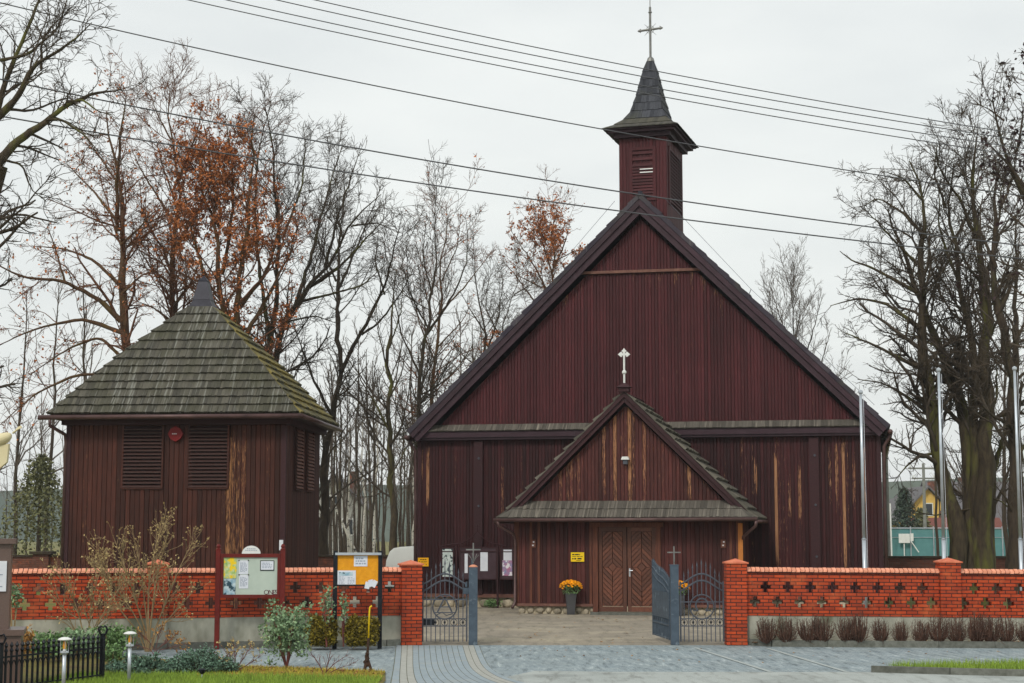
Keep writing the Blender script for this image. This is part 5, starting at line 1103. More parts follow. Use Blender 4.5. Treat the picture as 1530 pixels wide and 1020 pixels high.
def tree(name, label, cat_, Y, limbs, bark, twig, leaf=None, leafm=None, group=None, K=20, **kw):
    'limbs: (points in the picture, radius at foot, radius at tip[, slope in depth]); every limb leans its own way in depth'
    o_ = dict(STD); o_.update(kw); b0 = at(limbs[0][0][0][0], 800, Y); base = np.array([b0.x, Y, 0.0]); t = thing(name, label, cat_, tuple(base), 0, group)
    P0 = []; R0 = []
    for i, lb in enumerate(limbs):
        pts = [np.array(at(x, y, Y)) for x, y in lb[0]]; ln = sum(np.linalg.norm(b - a) for a, b in zip(pts, pts[1:])); sl = lb[3] if len(lb) > 3 else (0 if i == 0 else RNG.uniform(-.45, .45)); Q = resample(pts, K); tt = np.linspace(0, 1, K)
        Q[:, 1] += sl * ln * tt ** 1.15 + np.r_[0, np.cumsum(RNG.normal(size=K - 1))] * ln * .008; Q[1:, 0] += RNG.normal(size=K - 1) * ln * .004
        if i == 0 or lb[0][0][1] > 790: Q[0, 2] = -.1
        P0.append(Q - base); R0.append(np.linspace(lb[1] * (.95 if i == 0 or lb[0][0][1] > 790 else .72), lb[2] * .5, K) * (1 + .06 * RNG.normal(size=K)))
    P0 = np.array(P0); R0 = np.array(R0); par = [tubes(P0, R0, 11, .07)]
    P1, R1 = spawn(P0, R0, o_['d1'] * DM, o_['l1'], .6, o_['m1'], o_['ang'], o_['t0'], (.24, .48), 8, o_['up1'], o_['wig'], min(.014, o_['rmin'] * 1.7))
    P2, R2 = spawn(np.concatenate([P1]), R1, o_['d2'] * DM, o_['l2'], .35, o_['m2'], o_['ang'], .12, (.4, .7), 6, o_['up2'], o_['wig'] * 1.1, o_['rmin'] * 1.25)
    P2b, R2b = spawn(P0, R0, o_['d2'] * 1.1, .12, .3, .9, o_['ang'], max(o_['t0'], .45), (.12, .3), 6, o_['up2'], o_['wig'] * 1.1, o_['rmin'] * 1.25)
    P2 = np.concatenate([P2, P2b]); R2 = np.concatenate([R2, R2b])
    P3, R3 = spawn(P2, R2, o_['d3'] * 1.9, o_['l3'], .18, o_['m3'], o_['ang'], .1, (.5, .8), 4, o_['up3'], o_['wig'] * 1.2, o_['rmin'])
    np_mesh('trunk', *cat(par), bark, t); np_mesh('crown', *cat([tubes(P1, R1, 5), tubes(P2, R2, 4), tubes(P3, R3, 3)]), twig, t)
    if leaf:
        pts = P3[:, 1:].reshape(-1, 3) if len(P3) else P2[:, 1:].reshape(-1, 3); k = leaf.get('keep', .3); W = pts + base
        pr = np.full(len(pts), k)
        if 'zone' in leaf: pr = np.zeros(len(pts)); 
        for (zx, zy, zr, zk) in leaf.get('zone', []):
            c = np.array(at(zx, zy, Y)); dd = np.hypot(W[:, 0] - c[0], W[:, 2] - c[2]) / (zr * Y / F); pr = np.maximum(pr, zk * np.clip(1.3 - dd, 0, 1))
        sel = RNG.random(len(pts)) < pr; V, Fq = leafquads(pts[sel], leaf.get('size', .06), leaf.get('n', 2), leaf.get('spread', .07))
        if len(V): np_mesh('leaves', V, Fq, leafm, t, False)
    return t
G1 = 'bare trees behind the bell tower'
tree('bare_tree', 'dark near bare tree reaching in from the left edge above the wires', 'tree', 31, [([(-75, 900), (-70, 640), (-60, 480), (-30, 330), (-4, 245)], .3, .2), ([(-4, 245), (29, 206), (62, 185), (99, 152), (136, 134), (176, 126)], .13, .022, .1), ([(-12, 180), (0, 171), (33, 148), (62, 103), (103, 91), (140, 72), (158, 58)], .1, .015), ([(-60, 330), (-25, 200), (0, 90), (15, 50), (35, 0), (42, -50)], .14, .03), ([(62, 103), (60, 60), (82, 26), (108, 2)], .04, .014, .2),
      ([(99, 152), (125, 150), (150, 170), (172, 176)], .035, .012), ([(70, 178), (95, 180), (130, 205), (160, 240)], .04, .012), ([(2, 238), (30, 243), (42, 280), (62, 296)], .035, .012), ([(-40, 360), (0, 343), (45, 305), (90, 262)], .035, .014), ([(0, 90), (45, 80), (90, 40), (105, -10)], .05, .012), ([(-20, 120), (0, 60), (-5, 0)], .06, .02)], M['bark'], M['twig'], d1=2.4, d2=4.2, d3=5, m1=1.4, m2=.7, m3=.35, rmin=.0055, t0=.1, wig=.2, up1=.02)
tree('bare_tree', 'reddish twigged tree with long drooping limbs left of the bell tower roof', 'tree', 57, [([(188, 880), (186, 640), (183, 500), (181, 412), (176, 340), (172, 268), (160, 205), (152, 158)], .3, .04), ([(176, 345), (180, 270), (195, 205), (206, 160)], .11, .03), ([(181, 480), (148, 446), (97, 421), (46, 421), (-10, 392)], .13, .03), ([(182, 497), (127, 476), (76, 488), (42, 501), (-5, 530)], .11, .02), ([(178, 425), (139, 387), (88, 366), (34, 360)], .1, .02), ([(173, 328), (139, 286), (114, 261), (85, 232)], .08, .02), ([(182, 535), (148, 501), (105, 518), (42, 560)], .09, .02),
      ([(180, 366), (211, 345), (240, 320)], .07, .02), ([(181, 440), (210, 410), (235, 400)], .08, .02), ([(97, 421), (85, 380), (70, 340)], .06, .02, .1), ([(172, 268), (140, 220), (120, 190)], .05, .02), ([(183, 560), (120, 560), (60, 590), (10, 640)], .09, .02), ([(184, 600), (140, 600), (110, 640)], .07, .02)], M['barkbrown'], M['twigbrown'], dict(keep=.14, size=.06, n=1), M['brownleaf'], G1, d1=1.7, d2=3.0, d3=4.6, up1=-.03, up2=-.06, up3=-.08, wig=.15)
tree('bare_tree', 'tall slim bare tree with few brown leaves just left of the bell tower finial', 'tree', 61, [([(266, 880), (260, 600), (255, 412), (263, 268), (255, 206), (248, 135)], .24, .03), ([(257, 330), (240, 300), (215, 260), (200, 225)], .08, .02), ([(260, 280), (280, 240), (298, 200), (306, 165)], .07, .02), ([(256, 385), (290, 330), (318, 290), (335, 250)], .1, .02), ([(256, 425), (225, 400), (200, 360)], .08, .02), ([(256, 210), (235, 170), (226, 140)], .05, .02), ([(257, 460), (285, 420), (300, 370)], .08, .02), ([(257, 480), (230, 460), (205, 450)], .07, .02), ([(262, 300), (245, 250), (238, 215)], .06, .02)], M['barkbrown'], M['twigbrown'],
      dict(zone=[(290, 260, 110, .10), (270, 330, 60, .12)], size=.065, n=1), M['brownleaf'], G1, d1=1.6, d2=3.0, up1=.09, up2=.06)
tree('oak_tree', 'many stemmed tree still holding rusty brown leaves behind the bell tower roof', 'tree', 58, [([(345, 880), (342, 600), (334, 463), (326, 326), (320, 260), (308, 190)], .24, .03), ([(343, 560), (356, 471), (370, 365), (383, 248), (386, 180)], .18, .03), ([(340, 520), (310, 420), (290, 350), (272, 270)], .14, .02), ([(345, 540), (400, 440), (430, 380), (447, 325)], .15, .02), ([(332, 410), (350, 330), (355, 260), (348, 185)], .1, .02), ([(338, 480), (295, 440), (262, 410)], .08, .02), ([(358, 460), (400, 400), (415, 330), (410, 260)], .1, .02), ([(345, 500), (390, 480), (430, 470)], .07, .02), ([(328, 340), (300, 290), (290, 220)], .08, .02)], M['barkbrown'], M['twigbrown'],
      dict(zone=[(330, 300, 105, .4), (370, 370, 85, .5), (310, 220, 60, .35), (380, 450, 60, .5), (300, 340, 60, .6), (350, 480, 50, .6), (345, 250, 40, .6)], size=.058, n=3, spread=.06), M['brownleaf'], G1, d1=1.7, d2=3.0, up1=.05)
tree('bare_tree', 'wide bare tree with mossy leaning limb right of the bell tower finial', 'tree', 63, [([(402, 880), (402, 600), (407, 514), (438, 463), (485, 400), (524, 338), (566, 292)], .26, .03), ([(402, 570), (418, 450), (430, 350), (425, 250), (418, 178)], .15, .025), ([(440, 460), (462, 380), (475, 300), (490, 230), (503, 185)], .12, .02), ([(405, 530), (392, 420), (385, 320), (395, 230), (412, 165)], .13, .02), ([(460, 430), (510, 400), (550, 360), (590, 320)], .1, .02), ([(485, 400), (505, 330), (525, 270), (540, 230)], .09, .02), ([(425, 350), (450, 270), (455, 210), (450, 175)], .08, .02), ([(450, 450), (500, 440), (545, 430), (580, 400)], .08, .02), ([(430, 480), (470, 470), (500, 480)], .06, .02), ([(524, 338), (560, 330), (600, 345)], .05, .015)], M['bark'], M['twig'], None, None, G1, d1=1.5, d2=3.0, up1=.07, up2=.05)
tree('bare_tree', 'forked dark bare tree at the right eave of the bell tower', 'tree', 66, [([(484, 880), (483, 697), (496, 620), (510, 553)], .24, .17), ([(510, 553), (503, 500), (501, 405), (501, 318), (508, 255)], .15, .03), ([(510, 553), (540, 500), (575, 440), (595, 380), (606, 335)], .13, .02), ([(496, 620), (470, 570), (452, 520), (440, 480)], .1, .02), ([(540, 500), (570, 480), (600, 440), (622, 400)], .07, .02), ([(503, 440), (530, 380), (555, 320), (570, 280)], .08, .02), ([(502, 420), (480, 370), (470, 320)], .07, .02), ([(575, 440), (560, 390), (565, 340)], .06, .02)], M['barkdark'], M['twig'], None, None, G1, d1=1.5, d2=2.8, up1=.07, up2=.05)
G2 = 'slender bare trees left of the church roof'
tree('bare_tree', 'slender bare tree with straight mossy trunk between bell tower and church', 'tree', 62, [([(590, 870), (589, 815), (584, 712), (580, 641), (579, 553), (582, 500), (590, 400)], .17, .025), ([(580, 641), (560, 600), (540, 570), (522, 525)], .06, .015), ([(579, 600), (600, 560), (614, 500)], .05, .015), ([(580, 560), (565, 500), (556, 435)], .05, .015), ([(584, 712), (610, 660), (622, 610)], .05, .012), ([(583, 700), (550, 645), (525, 600)], .05, .012), ([(581, 520), (600, 470), (605, 420)], .05, .015)], M['bark'], M['twig'], None, None, G2, d1=1.4, d2=2.4, d3=3.4, up1=.1, up2=.08)
tree('bare_tree', 'upright bare tree close to the left eave of the church', 'tree', 70, [([(624, 870), (625, 623), (625, 553), (637, 500), (648, 420), (655, 350), (652, 308)], .18, .02), ([(626, 560), (600, 500), (590, 450), (584, 410)], .07, .015), ([(637, 500), (680, 440), (700, 390), (697, 325)], .08, .015), ([(645, 440), (630, 380), (634, 325)], .06, .015), ([(626, 580), (650, 530), (672, 500)], .06, .015), ([(640, 490), (612, 440), (610, 380)], .06, .015)], M['barkdark'], M['twig'], None, None, G2, d1=1.5, d2=2.6, d3=3.8, up1=.1, up2=.08)
tree('bare_tree', 'thin bare tree with warm brown trunk rising over the church left slope', 'tree', 74, [([(640, 870), (647, 606), (653, 500), (660, 420), (668, 325), (664, 300)], .16, .02), ([(655, 470), (690, 430), (720, 390), (735, 370)], .07, .015), ([(660, 420), (685, 370), (690, 320)], .05, .015), ([(650, 540), (625, 480), (618, 420)], .06, .015), ([(652, 520), (690, 480), (705, 450)], .06, .015)], M['barkbrown'], M['twigbrown'], dict(keep=.04, size=.06, n=1), M['brownleaf'], G2, d1=1.5, d2=2.6, d3=3.8, up1=.08, up2=.06)
tree('bare_tree', 'crooked bare tree with clumps of brown leaves above the church left slope', 'tree', 79, [([(728, 860), (729, 525), (722, 470), (710, 420), (706, 375)], .17, .02), ([(728, 525), (746, 470), (752, 415)], .07, .02), ([(727, 500), (700, 460), (690, 440)], .06, .02), ([(743, 800), (743, 512), (752, 480), (768, 440), (776, 395)], .13, .02), ([(746, 500), (725, 460), (730, 410)], .06, .015), ([(768, 440), (800, 420), (810, 400)], .05, .015), ([(729, 560), (690, 530), (670, 500)], .06, .015)], M['barkdark'], M['twig'], dict(zone=[(735, 510, 18, .8), (650, 520, 40, .2)], size=.07, n=2), M['brownleaf'], G2, d1=1.5, d2=2.4, d3=3.6, up1=.06)
tree('oak_tree', 'round crowned tree with rust brown top showing over the church roof', 'tree', 84, [([(826, 860), (828, 423), (828, 376), (824, 326)], .2, .03), ([(828, 455), (800, 400), (780, 370), (763, 345)], .1, .02), ([(828, 445), (855, 400), (872, 372)], .09, .02), ([(827, 415), (810, 360), (798, 330)], .08, .02), ([(828, 400), (845, 360), (852, 330)], .07, .02), ([(820, 480), (770, 410), (748, 385)], .09, .02), ([(828, 390), (862, 375), (880, 385)], .05, .02), ([(810, 430), (775, 410), (752, 410)], .05, .02)], M['barkbrown'], M['twigbrown'], dict(zone=[(820, 345, 55, .55), (785, 350, 35, .5), (860, 370, 35, .5), (790, 390, 50, .08)], size=.07, n=2, spread=.06), M['brownleaf'], None, d1=1.9, d2=3, d3=4, t0=.3)
tree('bare_tree', 'fan shaped bare tree rising behind the church right slope', 'tree', 88, [([(1190, 870), (1190, 600), (1182, 480), (1174, 418)], .16, .02), ([(1190, 600), (1160, 510), (1140, 450), (1128, 420)], .08, .015), ([(1190, 580), (1210, 500), (1222, 445)], .08, .015), ([(1190, 620), (1225, 545), (1240, 490)], .08, .015), ([(1192, 640), (1250, 570), (1275, 535)], .08, .015), ([(1188, 540), (1165, 460), (1155, 415)], .06, .015), ([(1186, 520), (1200, 460), (1198, 415)], .06, .015), ([(1192, 650), (1240, 610), (1290, 590)], .07, .015)], M['barkdark'], M['twiggrey'], dict(zone=[(1255, 575, 25, .25)], size=.07, n=1), M['darkleaf'], None, d1=1.6, d2=2.6, d3=3.4, up1=.1, up2=.08, ang=(20, 45))
big = [([(1437, 875), (1430, 800), (1417, 731), (1397, 671), (1391, 611), (1381, 550), (1375, 490), (1377, 413), (1383, 340), (1380, 285), (1366, 238)], .3, .04, 0), ([(1457, 875), (1450, 731), (1449, 631), (1435, 570), (1417, 530), (1400, 480), (1390, 450), (1372, 395), (1350, 340), (1338, 300)], .32, .035, .1), ([(1472, 875), (1468, 691), (1465, 570), (1469, 490), (1463, 433), (1459, 355), (1451, 315), (1440, 260), (1450, 205)], .32, .035, -.06), ([(1460, 830), (1456, 700), (1455, 540), (1440, 470), (1432, 420), (1425, 360), (1414, 300), (1421, 245)], .22, .03, .04), ([(1476, 850), (1484, 792), (1497, 691), (1510, 655), (1522, 620)], .2, .06, .2),
       ([(1383, 553), (1341, 534), (1300, 514), (1256, 496)], .11, .02), ([(1376, 440), (1340, 420), (1300, 395), (1279, 390), (1258, 372)], .1, .02), ([(1383, 355), (1350, 310), (1320, 285), (1303, 298)], .09, .02), ([(1380, 300), (1345, 268), (1314, 262)], .06, .02), ([(1376, 490), (1330, 450), (1290, 440), (1250, 450)], .1, .02), ([(1463, 440), (1490, 370), (1500, 310), (1508, 250)], .11, .02), ([(1459, 360), (1430, 300), (1402, 270), (1380, 225)], .09, .02), ([(1399, 676), (1370, 682), (1345, 700), (1326, 722)], .07, .015), ([(1392, 620), (1355, 590), (1320, 570), (1285, 565)], .09, .02), ([(1436, 575), (1470, 520), (1490, 470), (1500, 410)], .1, .02), ([(1372, 395), (1330, 360), (1295, 330), (1275, 318)], .07, .02), ([(1425, 360), (1455, 310), (1470, 250)], .07, .02), ([(1413, 310), (1395, 260), (1398, 215)], .06, .02), ([(1390, 600), (1420, 540), (1425, 480)], .08, .02), ([(1467, 640), (1495, 590), (1500, 530)], .1, .02), ([(1450, 760), (1400, 770), (1365, 760)], .05, .012), ([(1470, 740), (1500, 750), (1520, 770)], .05, .012), ([(1432, 420), (1400, 350), (1395, 290)], .07, .02), ([(1417, 530), (1370, 500), (1340, 490)], .06, .02)]
tree('lime_tree', 'huge multi stemmed bare tree with mossy trunks behind the right wall', 'tree', 50, big, M['bark'], M['twig'], dict(zone=[(1440, 420, 60, .06)], size=.06, n=1), M['darkleaf'], None, d1=1.8, d2=3.6, d3=4.6, m1=2.4, m2=1.2, m3=.6, wig=.16)
tree('bare_tree', 'bare tree with straight dark trunk at the right edge behind a flagpole', 'tree', 47, [([(1519, 880), (1519, 800), (1517, 651), (1515, 550), (1506, 515), (1495, 480), (1486, 420), (1490, 350), (1500, 280), (1494, 225)], .28, .03), ([(1516, 620), (1530, 500), (1543, 400), (1550, 300)], .16, .03), ([(1516, 770), (1500, 745), (1480, 725)], .07, .015), ([(1515, 570), (1490, 540), (1475, 500)], .06, .015), ([(1490, 470), (1520, 410), (1530, 340)], .1, .02), ([(1488, 400), (1465, 340), (1470, 290)], .08, .02), ([(1495, 310), (1520, 260), (1530, 210)], .07, .02), ([(1517, 690), (1545, 640), (1560, 600)], .08, .02)], M['barkdark'], M['twig'], dict(zone=[(1500, 420, 50, .15), (1490, 290, 50, .15)], size=.06, n=1), M['darkleaf'], None, d1=1.6, d2=3, d3=4.4, m1=2.2, m2=1.1, m3=.6)
tree('leafy_tree', 'near tree holding dark withered leaves at the upper right edge', 'tree', 40, [([(1590, 900), (1585, 600), (1565, 400), (1535, 270), (1505, 190), (1490, 140)], .26, .03), ([(1545, 300), (1510, 240), (1480, 200), (1462, 185)], .07, .015), ([(1560, 380), (1555, 250), (1545, 150), (1532, 85), (1525, 65)], .1, .015), ([(1520, 225), (1530, 170), (1525, 140)], .05, .012), ([(1500, 180), (1480, 160), (1465, 150)], .04, .012), ([(1560, 370), (1520, 320), (1500, 300)], .06, .015)], M['barkdark'], M['twig'], dict(zone=[(1500, 190, 45, .5), (1525, 90, 25, .5), (1525, 220, 45, .7), (1510, 300, 60, .3)], size=.075, n=1), M['darkleaf'], None, d1=2.0, d2=3.2, d3=3.6, m1=1.2, m2=.7, m3=.4)

# thin trees of the wood: five built, the rest copied
def thin(name, label, hgt, r, bark, twig, group, seed_limbs=7, loc=(0, 0, 0), lean=.0, rmin=.011):
    t = thing(name, label, 'tree', loc, 0, group); K = 12; z = np.linspace(0, hgt, K); x = np.cumsum(RNG.normal(size=K) * .06) + lean * z; y = np.cumsum(RNG.normal(size=K) * .06); x -= x[0]; y -= y[0]
    P0 = np.stack([x, y, z - .1], 1)[None]; R0 = np.linspace(r, r * .15, K)[None]
    P1, R1 = spawn(P0, R0, seed_limbs * .28, .27, .8, 3.0, (22, 50), .28, (.35, .6), 8, .07, .13, .02); P2, R2 = spawn(P1, R1, 2.2, .42, .4, 1.3, (25, 55), .15, (.4, .7), 5, .05, .15, rmin); P3, R3 = spawn(P2, R2, 3.0, .5, .25, .7, (25, 55), .1, (.5, .8), 3, .03, .15, rmin * .8)
    np_mesh('trunk', *cat([tubes(P0, R0, 8)]), bark, t); np_mesh('crown', *cat([tubes(P1, R1, 4), tubes(P2, R2, 3), tubes(P3, R3, 3)]), twig, t); return t
GW = 'thin trees of the hazy wood'; LW = 'thin bare tree in the hazy wood behind the bell tower and church'
def gp(px, Y): return (at(px, 800, Y).x, Y, 0)
protos = []
spots = [(478, 96), (499, 88), (512, 104), (535, 92), (551, 110), (566, 98), (603, 90), (615, 106), (572, 118), (488, 122), (540, 128), (608, 124), (668, 100), (690, 92), (712, 108), (640, 112), (765, 104), (520, 136), (590, 138), (470, 110), (455, 100), (430, 118), (350, 110), (300, 120), (240, 104), (600, 80), (556, 84), (660, 125), (740, 122), (785, 116), (482, 82), (508, 80), (529, 106), (548, 122), (560, 134), (575, 90), (586, 104), (598, 116), (611, 94), (494, 132), (517, 98), (618, 136), (630, 92), (652, 96), (680, 112), (704, 126), (726, 98), (505, 115)]
for i, (px, Y) in enumerate(spots):
    if i < 5: protos.append(thin('wood_tree', LW, 9.5 + 1.2 * i, .075 + .014 * i, M['barkdark'], M['twiggrey'], GW, loc=gp(px, Y)))
    else: dup(protos[i % 5], gp(px, Y), random.uniform(0, 6.28), random.uniform(.8, 1.15))
for i in range(16):
    p = dup(protos[i % 5], gp(466 + i * 10.5 + random.uniform(-4, 4), random.uniform(72, 84)), random.uniform(0, 6.28), random.uniform(.2, .36), 'low bare undergrowth sapling in the wood behind bell tower and church'); p['group'] = 'undergrowth saplings of the wood'
for i, (px, Y) in enumerate([(20, 82), (70, 88), (120, 78), (150, 92), (215, 84), (235, 95), (290, 80), (385, 84), (420, 78), (445, 90)]):
    p = dup(protos[(i + 2) % 5], gp(px, Y), random.uniform(0, 6.28), random.uniform(.95, 1.2), 'tall thin bare tree in the second row behind the bell tower trees'); p['group'] = 'second row of bare trees behind the bell tower'
for i, (px, Y) in enumerate([(1400, 84), (1440, 92), (1478, 80), (1505, 88), (1540, 82)]):
    p = dup(protos[(i + 1) % 5], gp(px, Y), random.uniform(0, 6.28), random.uniform(.9, 1.1), 'tall thin bare tree standing behind the great lime tree'); p['group'] = 'thin bare trees behind the lime tree'
GL = 'trees of the far wood at left'
for i, (px, Y) in enumerate([(-12, 96), (8, 118), (24, 90), (40, 125), (58, 108), (77, 132), (92, 98), (110, 120)]):
    p = dup(protos[i % 5], gp(px, Y), random.uniform(0, 6.28), random.uniform(.7, 1.0), 'thin bare tree of the far wood left of the bell tower'); p['group'] = GL
for i, (px, Y) in enumerate([(1345, 128), (1365, 140), (1405, 150), (1425, 135), (1500, 118), (1520, 140), (1480, 150)]):
    p = dup(protos[(i * 2) % 5], gp(px, Y), random.uniform(0, 6.28), random.uniform(.5, .75), 'thin bare tree among the far houses at right'); p['group'] = 'trees among the far houses'
GB = 'birches between bell tower and church'
b = None
for i, (px, Y, ln, h) in enumerate([(545, 94, .0, 9), (524, 92, .03, 8), (556, 100, -.02, 10), (615, 96, 0, 8.5), (470, 104, 0, 9)]):
    lb = 'white barked birch in the wood between bell tower and church'
    if b is None: b = thin('birch_tree', lb, h, .10, M['birch'], M['twiggrey'], GB, 5, gp(px, Y), ln)
    else: dup(b, gp(px, Y), i * 1.7, h / 9, lb)
thin('birch_tree', 'birch leaning strongly to the left between the notice board and bell tower', 5.5, .11, M['birch'], M['twiggrey'], None, 4, gp(546, 90), -.36)
# conifers
def conifer(name, label, loc, h, rad, leafm, droop, n=34, z0=.12):
    t = thing(name, label, 'tree', loc); mb = MB(); mb.tube([(0, 0, -.1), (0, 0, h)], [.2 * h / 8, .02], 8); mb.build('trunk', M['barkdark'], t); P = []
    for k in range(n):
        f = k / n; z = h * (z0 + (1 - z0) * f ** .9); L = rad * (1 - f) ** .8 + .15
        for a in range(7):
            an = a * .9 + k * 2.4 + random.uniform(-.2, .2); l = L * random.uniform(.7, 1.1); q = np.linspace(0, 1, 9)[1:, None]
            P.append(np.array([0, 0, z]) + np.array([math.cos(an), math.sin(an), .12]) * l * q + np.array([0, 0, -1]) * droop * l * q ** 2)
    P = np.concatenate(P); V, Fq = leafquads(P, .09, 4, .10); np_mesh('crown', V, Fq, leafm, t, False); return t
conifer('larch_tree', 'dull green drooping conifer at the far left beside the bell tower', gp(58, 80), 5.9, 3.3, M['needle'], 1.0, 20, .34); conifer('spruce_tree', 'dark blue spruce before the yellow house', gp(1352, 118), 5.2, 1.5, M['bluespruce'], .25, 26, .05)
conifer('spruce_tree', 'brownish conifer leaning against the yellow house front', gp(1377, 122), 3.9, 1.5, M['needle'], .4, 20, .05)
# ------------------------------------------------------------------ shrubs and garden plants
def shrub(name, label, Y, limbs, m, budm=None, group=None, **kw):
    o_ = dict(d1=9, d2=10, l1=.5, m1=.45, m2=.22, up=.08, wig=.14, rmin=.0042); o_.update(kw); b0 = gnd(*limbs[0][0][0], .0) if Y is None else at(limbs[0][0][0][0], 800, Y); base = np.array([b0.x, b0.y, 0.06]); t = thing(name, label, 'shrub', tuple(base), 0, group); P0 = []; R0 = []
    for pts, r0 in limbs:
        Q = resample([np.array(at(x, y, base[1])) for x, y in pts], 10); ln = np.linalg.norm(Q[-1] - Q[0]); Q[:, 1] += RNG.uniform(-.4, .3) * ln * np.linspace(0, 1, 10) ** 1.2; Q[0, 2] = 0.0; P0.append(Q - base); R0.append(np.linspace(r0, r0 * .35, 10))
    P0 = np.array(P0); R0 = np.array(R0); P1, R1 = spawn(P0, R0, o_['d1'] * DM, o_['l1'], .1, o_['m1'], (20, 50), .25, (.5, .8), 6, o_['up'], o_['wig'], o_['rmin']); P2, R2 = spawn(P1, R1, o_['d2'], .5, .05, o_['m2'], (20, 50), .2, (.6, .9), 4, o_['up'], o_['wig'], o_['rmin'] * .9)
    np_mesh('stems', *cat([tubes(P0, R0, 6), tubes(P1, R1, 4), tubes(P2, R2, 3)]), m, t)
    if budm:
        e = np.concatenate([P1[:, -1], P2[:, -1], P0[:, -1]]); V, Fq = leafquads(e, .022, 2, .008); struct(np_mesh('buds', V, Fq, budm, t, False), 'stuff')
    return t
shrub('budding_shrub', 'large bare shrub with pale buds before the bell tower and brick pillar', 31.2, [([(222, 958), (220, 890), (226, 830), (242, 782)], .02), ([(222, 958), (203, 890), (187, 835), (176, 800)], .018), ([(225, 958), (252, 890), (272, 840), (288, 812)], .018), ([(218, 958), (172, 905), (153, 860), (142, 822)], .016), ([(222, 958), (238, 870), (262, 800)], .018), ([(220, 955), (195, 900), (160, 850), (150, 835)], .014), ([(226, 958), (262, 910), (290, 880)], .012), ([(222, 950), (212, 860), (205, 815)], .016)], M['shrubtwig'], M['bud'])
shrub('budding_shrub', 'lower bare shrub with pale buds left of the brick pillar', 30.6, [([(128, 968), (121, 905), (106, 870), (92, 850)], .016), ([(128, 968), (140, 900), (150, 860)], .014), ([(128, 968), (162, 900), (185, 868)], .015), ([(126, 968), (100, 910), (84, 870)], .013), ([(130, 968), (150, 920), (200, 890)], .012)], M['shrubtwig'], M['bud'])
shrub('red_twig_shrub', 'low reddish twig shrub beside the spreading junipers', 26.4, [([(352, 1003), (340, 980), (330, 965)], .008), ([(352, 1003), (362, 985), (372, 968)], .008), ([(352, 1003), (352, 985), (350, 962)], .008), ([(352, 1003), (330, 992), (318, 982)], .007), ([(352, 1003), (375, 990), (388, 980)], .007)], M['redtwig'], M['bud'], d1=14, d2=12, m1=.2, m2=.1, rmin=.003)
shrub('red_twig_shrub', 'low purple twig shrub in the lawn edge between rose and stake', 26.0, [([(484, 1008), (476, 990), (464, 976)], .008), ([(484, 1008), (498, 992), (520, 978)], .008), ([(486, 1008), (492, 985), (495, 972)], .008), ([(488, 1008), (505, 998), (530, 990)], .007)], M['redtwig'], None, d1=12, d2=10, m1=.2, m2=.1, rmin=.003)
shrub('red_twig_shrub', 'pale tangle of dry twigs under the brick pillar', 30.4, [([(232, 972), (220, 955), (205, 945)], .007), ([(232, 972), (235, 955), (240, 935)], .007), ([(232, 972), (250, 958), (262, 948)], .007), ([(230, 972), (200, 962), (185, 958)], .007), ([(234, 972), (265, 965), (280, 960)], .007)], M['redtwig'], M['litter'], d1=16, d2=12, m1=.22, m2=.12, rmin=.003)
# row of dark clipped shrubs under the right wall
GH = 'row of dark shrubs under the right wall'; LH = 'bare dark twiggy shrub in the row under the right brick wall'
def hedge_shrub(loc, h=.44):
    t = thing('hedge_shrub', LH, 'shrub', loc, 0, GH); P0 = []; R0 = []
    for k in range(70):
        a = random.uniform(0, 6.28); l = math.sqrt(random.random()) * .23; g_ = h * (1.04 - 4.5 * l * l) * random.uniform(.55, 1.08); P0.append(resample([(0, 0, 0), (math.cos(a) * l * .9, math.sin(a) * l * .7, g_ * .4), (math.cos(a) * l * 1.05, math.sin(a) * l * .8, g_)], 7)); R0.append(np.linspace(.008, .0035, 7))
    P0 = np.array(P0); P1, R1 = spawn(P0, np.array(R0), 9, .6, .08, .24, (18, 60), .15, (.6, .9), 5, .05, .2, .003); np_mesh('stems', *cat([tubes(P0, np.array(R0), 4), tubes(P1, R1, 3)]), M['hedgetwig'], t); return t
hp_ = []
for k in range(15):
    px = 1148 + 27.8 * k + random.uniform(-5, 5); Y = 32.62 - .045 * k * .55; loc = (at(px, 940, Y).x, Y, .05)
    if k < 3: hp_.append(hedge_shrub(loc, .47 + .03 * k))
    else: dup(hp_[k % 3], loc, random.uniform(0, 6.28), random.uniform(.8, 1.16))
def leafbush(name, label, loc, rad, zc, n, m, size, stems=6, stemm='redtwig', hollow=.5, cat_='shrub', squash=1.0, group=None, lump=.18):
    t = thing(name, label, cat_, loc, 0, group); d = unit(RNG.normal(size=(n, 3))); rr = (hollow + (1 - hollow) * RNG.random((n, 1))) * (1 + lump * np.sin(d[:, :1] * 5 + 1) * np.cos(d[:, 2:] * 4 + 2 * d[:, 1:2])); P = d * rr * np.array(rad) + np.array([0, 0, zc]); P = P[P[:, 2] > .03]
    V, Fq = leafquads(P, size, 2, size * .7); np_mesh('leaves', V, Fq, m, t, False); mb = MB()
    for k in range(stems): a = random.uniform(0, 6.28); mb.tube([(0, 0, 0), (rad[0] * .3 * math.cos(a), rad[1] * .3 * math.sin(a), zc * .6), (rad[0] * .65 * math.cos(a), rad[1] * .65 * math.sin(a), zc + rad[2] * random.uniform(-.2, .6))], [.014, .01, .005], 6)
    mb.build('stems', M[stemm], t); return t
p = gnd(428, 999); t = leafbush('rose_bush', 'leafy grey green rose bush at the lawn edge before the maroon board', (p.x, p.y, 0), (.42, .36, .46), .60, 1500, M['roseleaf'], .03, 8, hollow=.3, lump=.4)
p = at(490, 800, 31.55); leafbush('rose_bush', 'tall thin rose with sparse leaves between thuja balls and maroon board', (p.x, p.y, .06), (.16, .14, .45), .8, 150, M['roseleaf'], .032, 4, hollow=.2)
